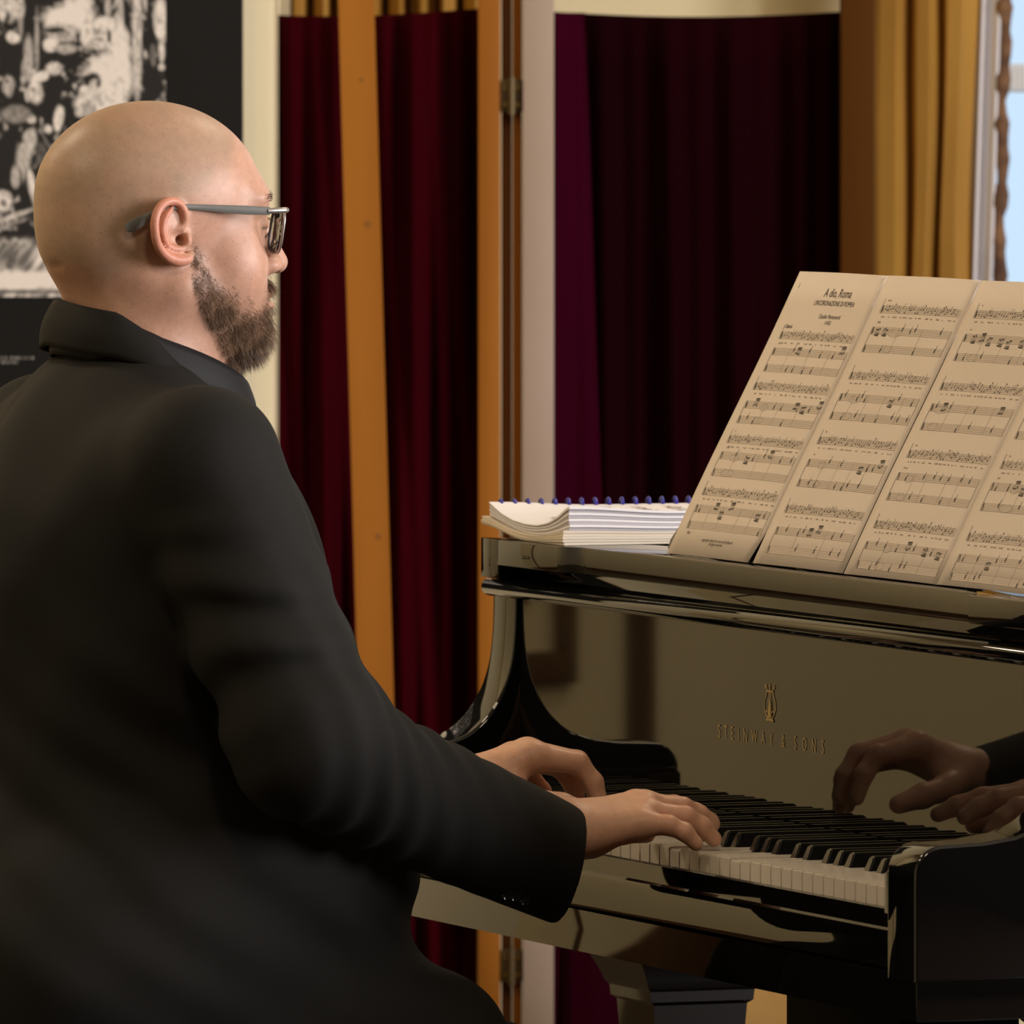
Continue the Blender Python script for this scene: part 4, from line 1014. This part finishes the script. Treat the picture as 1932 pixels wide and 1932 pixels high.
def ring(phi, rx, ryf, ryb, cy): 
    c = math.cos(phi); return Vector((PX + rx * math.sin(phi), cy + (ryf if c > 0 else ryb) * c, 0))
def band(name, topf, botf, p0, p1, m, thick, n=72, nb=8):
    def fn(a, b):
        ph = p0 + (p1 - p0) * a; t = topf(ph); u = botf(ph)
        bow = .004 * math.sin(PI * b)
        p = u.lerp(t, b); o = Vector((p.x - PX, p.y + .47, 0)).normalized(); return p + o * bow
    return grid(name, fn, n, nb, m, person, thick)
def interp(x, pts):
    return float(np.interp(x, [p[0] for p in pts], [p[1] for p in pts]))
def shirt_top(ph):
    q = (1 - math.cos(ph)) / 2; p = ring(ph, .0755, .101, .0655, -.4735); p.z = 1.129 + .081 * q ** .62; return p
def shirt_bot(ph):
    q = (1 - math.cos(ph)) / 2; p = ring(ph, .083, .105, .072, -.4735); p.z = 1.090 + .082 * q ** .62 - .004; return p
band('shirt_collar', shirt_top, shirt_bot, math.radians(10), math.radians(350), M_SHIRT, .003)['label'] = 'black shirt collar'
ZT = [(0, 1.096), (30, 1.113), (55, 1.128), (80, 1.153), (100, 1.183), (125, 1.204), (180, 1.2155)]
ZB = [(0, 1.080), (30, 1.095), (55, 1.113), (80, 1.140), (100, 1.156), (125, 1.166), (180, 1.176)]
def fold_deg(ph): d = math.degrees(ph); return d if d <= 180 else 360 - d
def jc_top(ph): p = ring(ph, .082, .100, .0690, -.4735); p.z = interp(fold_deg(ph), ZT); return p
def jc_bot(ph): p = ring(ph, .100, .114, .0790, -.4735); p.z = interp(fold_deg(ph), ZB); return p
band('jacket_collar', jc_top, jc_bot, math.radians(28), math.radians(332), M_SUIT, .005)['label'] = 'turned down collar of the black jacket'
# cuff buttons sitting on the right sleeve
def on_x(fn, y, z, x0=.40, x1=.10):
    xs_ = np.linspace(x0, x1, 400); d = fn(np.stack([xs_, np.full(400, y), np.full(400, z)], 1).astype(f32)); k = np.argmax(d < 0); return float(xs_[k])
for (y, z) in ((-.1945, .7015), (-.186, .700), (-.175, .696)):
    x = on_x(jacket_fn, y, z)
    prof = [(.0008, -.001), (.0052, -.001), (.0062, .0004), (.0056, .0018), (.0035, .0012), (.0006, .0012)]
    v, f = [], []
    for (r_, h) in prof:
        for k in range(14): a = 2 * PI * k / 14; v.append((x + .0012 + h, y + r_ * math.cos(a), z + r_ * math.sin(a)))
    for i in range(len(prof) - 1):
        for k in range(14): f.append((i * 14 + k, i * 14 + (k + 1) % 14, (i + 1) * 14 + (k + 1) % 14, (i + 1) * 14 + k))
    f.append(tuple(range(14))); f.append(tuple(range(len(prof) * 14 - 14, len(prof) * 14)))
    o = from_py('cuff_button', v, f, mat('button_black', (.012, .012, .012), .06), jacket); bmx = bmesh.new(); bmx.from_mesh(o.data); bmesh.ops.recalc_face_normals(bmx, faces=bmx.faces); bmx.to_mesh(o.data); bmx.free()
# trousers and shoes
def legs(P):
    d = None
    for x, kx in ((.155, .165), (-.055, -.075)):
        e = s_cap(P, (x, -.50, .590), (kx, -.065, .475), .096, .074)
        e = smin(e, s_cap(P, (kx, -.065, .475), (kx - .01, -.10, .10), .070, .055), .03)
        d = e if d is None else smin(d, e, .02)
    d = smin(d, s_cap(P, (-.03, -.57, .595), (.13, -.57, .595), .10, .10), .05)
    d = smax(d, .075 - P[:, 2], .006)
    return smax(d + f32(.003) * n3(P, .04, 5.0), .486 - P[:, 2], .01) if False else d + f32(.003) * n3(P, .04, 5.0)
tv, tq = mesh_sdf(legs, (-.20, -.72, .05), (.30, .06, .74), .006)
np_mesh('trousers', relax(tv, tq, 2, .5), tq, M_SUIT, person)['label'] = 'black suit trousers'
for x in (.155, -.085):
    def shoe(P, x=x):
        d = s_cap(P, (x, -.135, .055), (x, -.02, .045), .042, .043); d = smin(d, s_ell(P, (x, .045, .036), (.047, .085, .034)), .03); d = smin(d, s_cap(P, (x, -.11, .06), (x, -.11, .10), .043, .042), .02)
        return smax(d, -P[:, 2] + .001, .004)
    sv, sq = mesh_sdf(shoe, (x - .07, -.20, -.02), (x + .07, .15, .17), .005); np_mesh('shoe', relax(sv, sq, 1, .5), sq, mat('shoe_leather', (.012, .011, .010), .25), person)

# ------------------------------------------------------------------ eyeglasses
gl = empty('eyeglasses', tuple(HO + np.array((0, .10, .02))), 'grey rimmed rectangular eyeglasses worn by the bald pianist', 'glasses')
M_RIM = mat('silver_rim', (.50, .49, .48), .30, metal=.85); M_TEMPLE = mat('grey_temple_plastic', (.125, .125, .112), .45)
M_LENS = bpy.data.materials.new('lens_glass'); M_LENS.use_nodes = True
_nt = M_LENS.node_tree; _nt.nodes.clear(); _o = _nt.nodes.new('ShaderNodeOutputMaterial'); _mx = _nt.nodes.new('ShaderNodeMixShader'); _fr = _nt.nodes.new('ShaderNodeFresnel'); _fr.inputs[0].default_value = 1.5
_t = _nt.nodes.new('ShaderNodeBsdfTransparent'); _t.inputs[0].default_value = (.90, .90, .88, 1); _g = _nt.nodes.new('ShaderNodeBsdfGlossy'); _g.inputs['Roughness'].default_value = 0.01
_nt.links.new(_fr.outputs[0], _mx.inputs[0]); _nt.links.new(_t.outputs[0], _mx.inputs[1]); _nt.links.new(_g.outputs[0], _mx.inputs[2]); _nt.links.new(_mx.outputs[0], _o.inputs[0])
def HL(x, y, z): return Vector((HO[0] + x * .001, HO[1] + y * .001, HO[2] + z * .001))
def front_y(x, z): return 110.5 - 8.5 * (abs(x) / 70) ** 1.6 - .13 * (26 - z)
def lens_outline(s, grow=0):
    w_, h, cx, cz = 26 + grow, 19.5 + grow, 38, 7.5; o = []
    for k in range(48):
        a = 2 * PI * k / 48; c, sn = math.cos(a), math.sin(a); e = 2 / 3.6
        x = cx + w_ * math.copysign(abs(c) ** e, c); z = cz + h * math.copysign(abs(sn) ** e, sn) * (1 - .05 * c)
        x += 2.5 * (z - cz) / h * (1 if c > 0 else .2)
        o.append((s * x, z))
    return o
for s in (1, -1):
    ol = lens_outline(s)
    rim = tube('lens_rim', [HL(x, front_y(x, z), z) for x, z in ol], .00125, M_RIM, gl, 8, close=True)
    c = (s * 38, 7.5); v = [HL(c[0], front_y(*c) + .8, c[1])] + [HL(x, front_y(x, z), z) for x, z in ol]
    le = from_py('lens', v, [(0, k + 1, (k + 1) % 48 + 1) for k in range(48)], M_LENS, gl); md = le.modifiers.new('thickness', 'SOLIDIFY'); md.thickness = .0016; md.offset = 0
    # end piece and temple
    tube('end_piece', [HL(s * 66, front_y(66, 26) + .3, 25.5), HL(s * 71.5, 101.5, 26.3), HL(s * 74, 98.5, 26.3), HL(s * 75.5, 92, 26.0), HL(s * 76, 82, 25.6)], [.0018, .0024, .0026, .0027, .0024], M_RIM, gl, 8)
    sec = [(76, 84, 25.6, 3.6), (77.5, 65, 26.4, 4.0), (78.6, 45, 27.4, 3.7), (79.3, 25, 28.8, 2.9), (80.5, 8, 29.8, 2.4), (83.0, -6, 29.6, 2.3), (84.5, -16, 27.0, 2.5), (83.5, -27, 22.2, 3.2), (81.5, -36, 17.4, 4.9), (79.5, -44, 12.9, 5.2), (78.8, -48, 10.8, 3.4)]
    v, f = [], []; n_ = 10
    for i, (x, y, z, h) in enumerate(sec):
        x0, y0, z0, _ = sec[max(i - 1, 0)]; x1, y1, z1, _ = sec[min(i + 1, len(sec) - 1)]; t = Vector((s * (x1 - x0), y1 - y0, z1 - z0)).normalized(); u = t.cross(Vector((s, 0, 0))).normalized(); u = u if u.z > 0 else -u; w_ = t.cross(u)
        for k in range(n_):
            a = 2 * PI * k / n_; e = .6
            p = Vector((s * x, y, z)) + u * h * math.copysign(abs(math.sin(a)) ** e, math.sin(a)) + w_ * 1.1 * math.copysign(abs(math.cos(a)) ** e, math.cos(a)); v.append(HL(*p))
    for i in range(len(sec) - 1):
        for k in range(n_): f.append((i * n_ + k, i * n_ + (k + 1) % n_, (i + 1) * n_ + (k + 1) % n_, (i + 1) * n_ + k))
    f.append(tuple(range(n_))); f.append(tuple(range(len(sec) * n_ - n_, len(sec) * n_)))
    o = from_py('temple', v, f, M_TEMPLE, gl, angle=50); bmx = bmesh.new(); bmx.from_mesh(o.data); bmesh.ops.recalc_face_normals(bmx, faces=bmx.faces); bmx.to_mesh(o.data); bmx.free()
    tube('nose_pad_arm', [HL(s * 13, front_y(13, 8), 8), HL(s * 11, 106, 5), HL(s * 10.5, 104, 1)], [.0006, .0006, .0012], M_RIM, gl, 6)
tube('bridge', [HL(x, front_y(x, 17) + 1.2 - abs(x) * .05, 16 + 2 * (1 - (x / 13) ** 2)) for x in (-13, -8, -3, 3, 8, 13)], .0013, M_RIM, gl, 8)

# ------------------------------------------------------------------ piano bench
bench = empty('piano_bench', (PX, -.585, 0), 'black leather piano bench under the seated pianist', 'bench')
bm = bmesh.new(); bm_box(bm, (PX - .33, -.80, .425), (PX + .33, -.46, .4795)); bmesh.ops.bevel(bm, geom=bm.edges[:], offset=.018, segments=4, affect='EDGES'); from_bm('seat_cushion', bm, M_LEATHER, bench)
box('seat_frame', (PX - .31, -.785, .35), (PX + .31, -.475, .425), M_PIANO, bench, .004)
for sx_ in (-1, 1):
    for y in (-.75, -.51): box('leg', (PX + sx_ * .275 - .025, y - .025, 0), (PX + sx_ * .275 + .025, y + .025, .35), M_PIANO, bench, .004)
for sx_ in (-1, 1): 
    v, f = tube_mesh([(PX + sx_ * .312, -.63, .385), (PX + sx_ * .345, -.63, .385)], .022, 16); from_py('height_knob', v, f, M_PIANO, bench, angle=40)
# ------------------------------------------------------------------ box added to stand in for a tan patch behind the piano legs
bxr = empty('tan_patch_box', RW(12.25, .285, 0), 'pale golden box added to stand in for a tan patch between the black piano legs', 'box')
M_PINE = mat('pale_pine', (.62, .38, .13), .6, noise=((9, 9, 9), (.52, .30, .09), .35, .65))
for k in range(4): rbox('plank', .16, .41, 12.10, 12.115, .012 + k * .104, .112 + k * .104, M_PINE, bxr, .002)
for k in range(4): rbox('plank', .16, .41, 12.385, 12.40, .012 + k * .104, .112 + k * .104, M_PINE, bxr, .002)
for u_ in (.145, .41): 
    for k in range(4): rbox('plank', u_, u_ + .015, 12.10, 12.40, .012 + k * .104, .112 + k * .104, M_PINE, bxr, .002)
rbox('box_bottom', .16, .41, 12.115, 12.385, .0, .012, M_PINE, bxr); rbox('box_lid', .14, .43, 12.095, 12.405, .428, .443, M_PINE, bxr, .002)
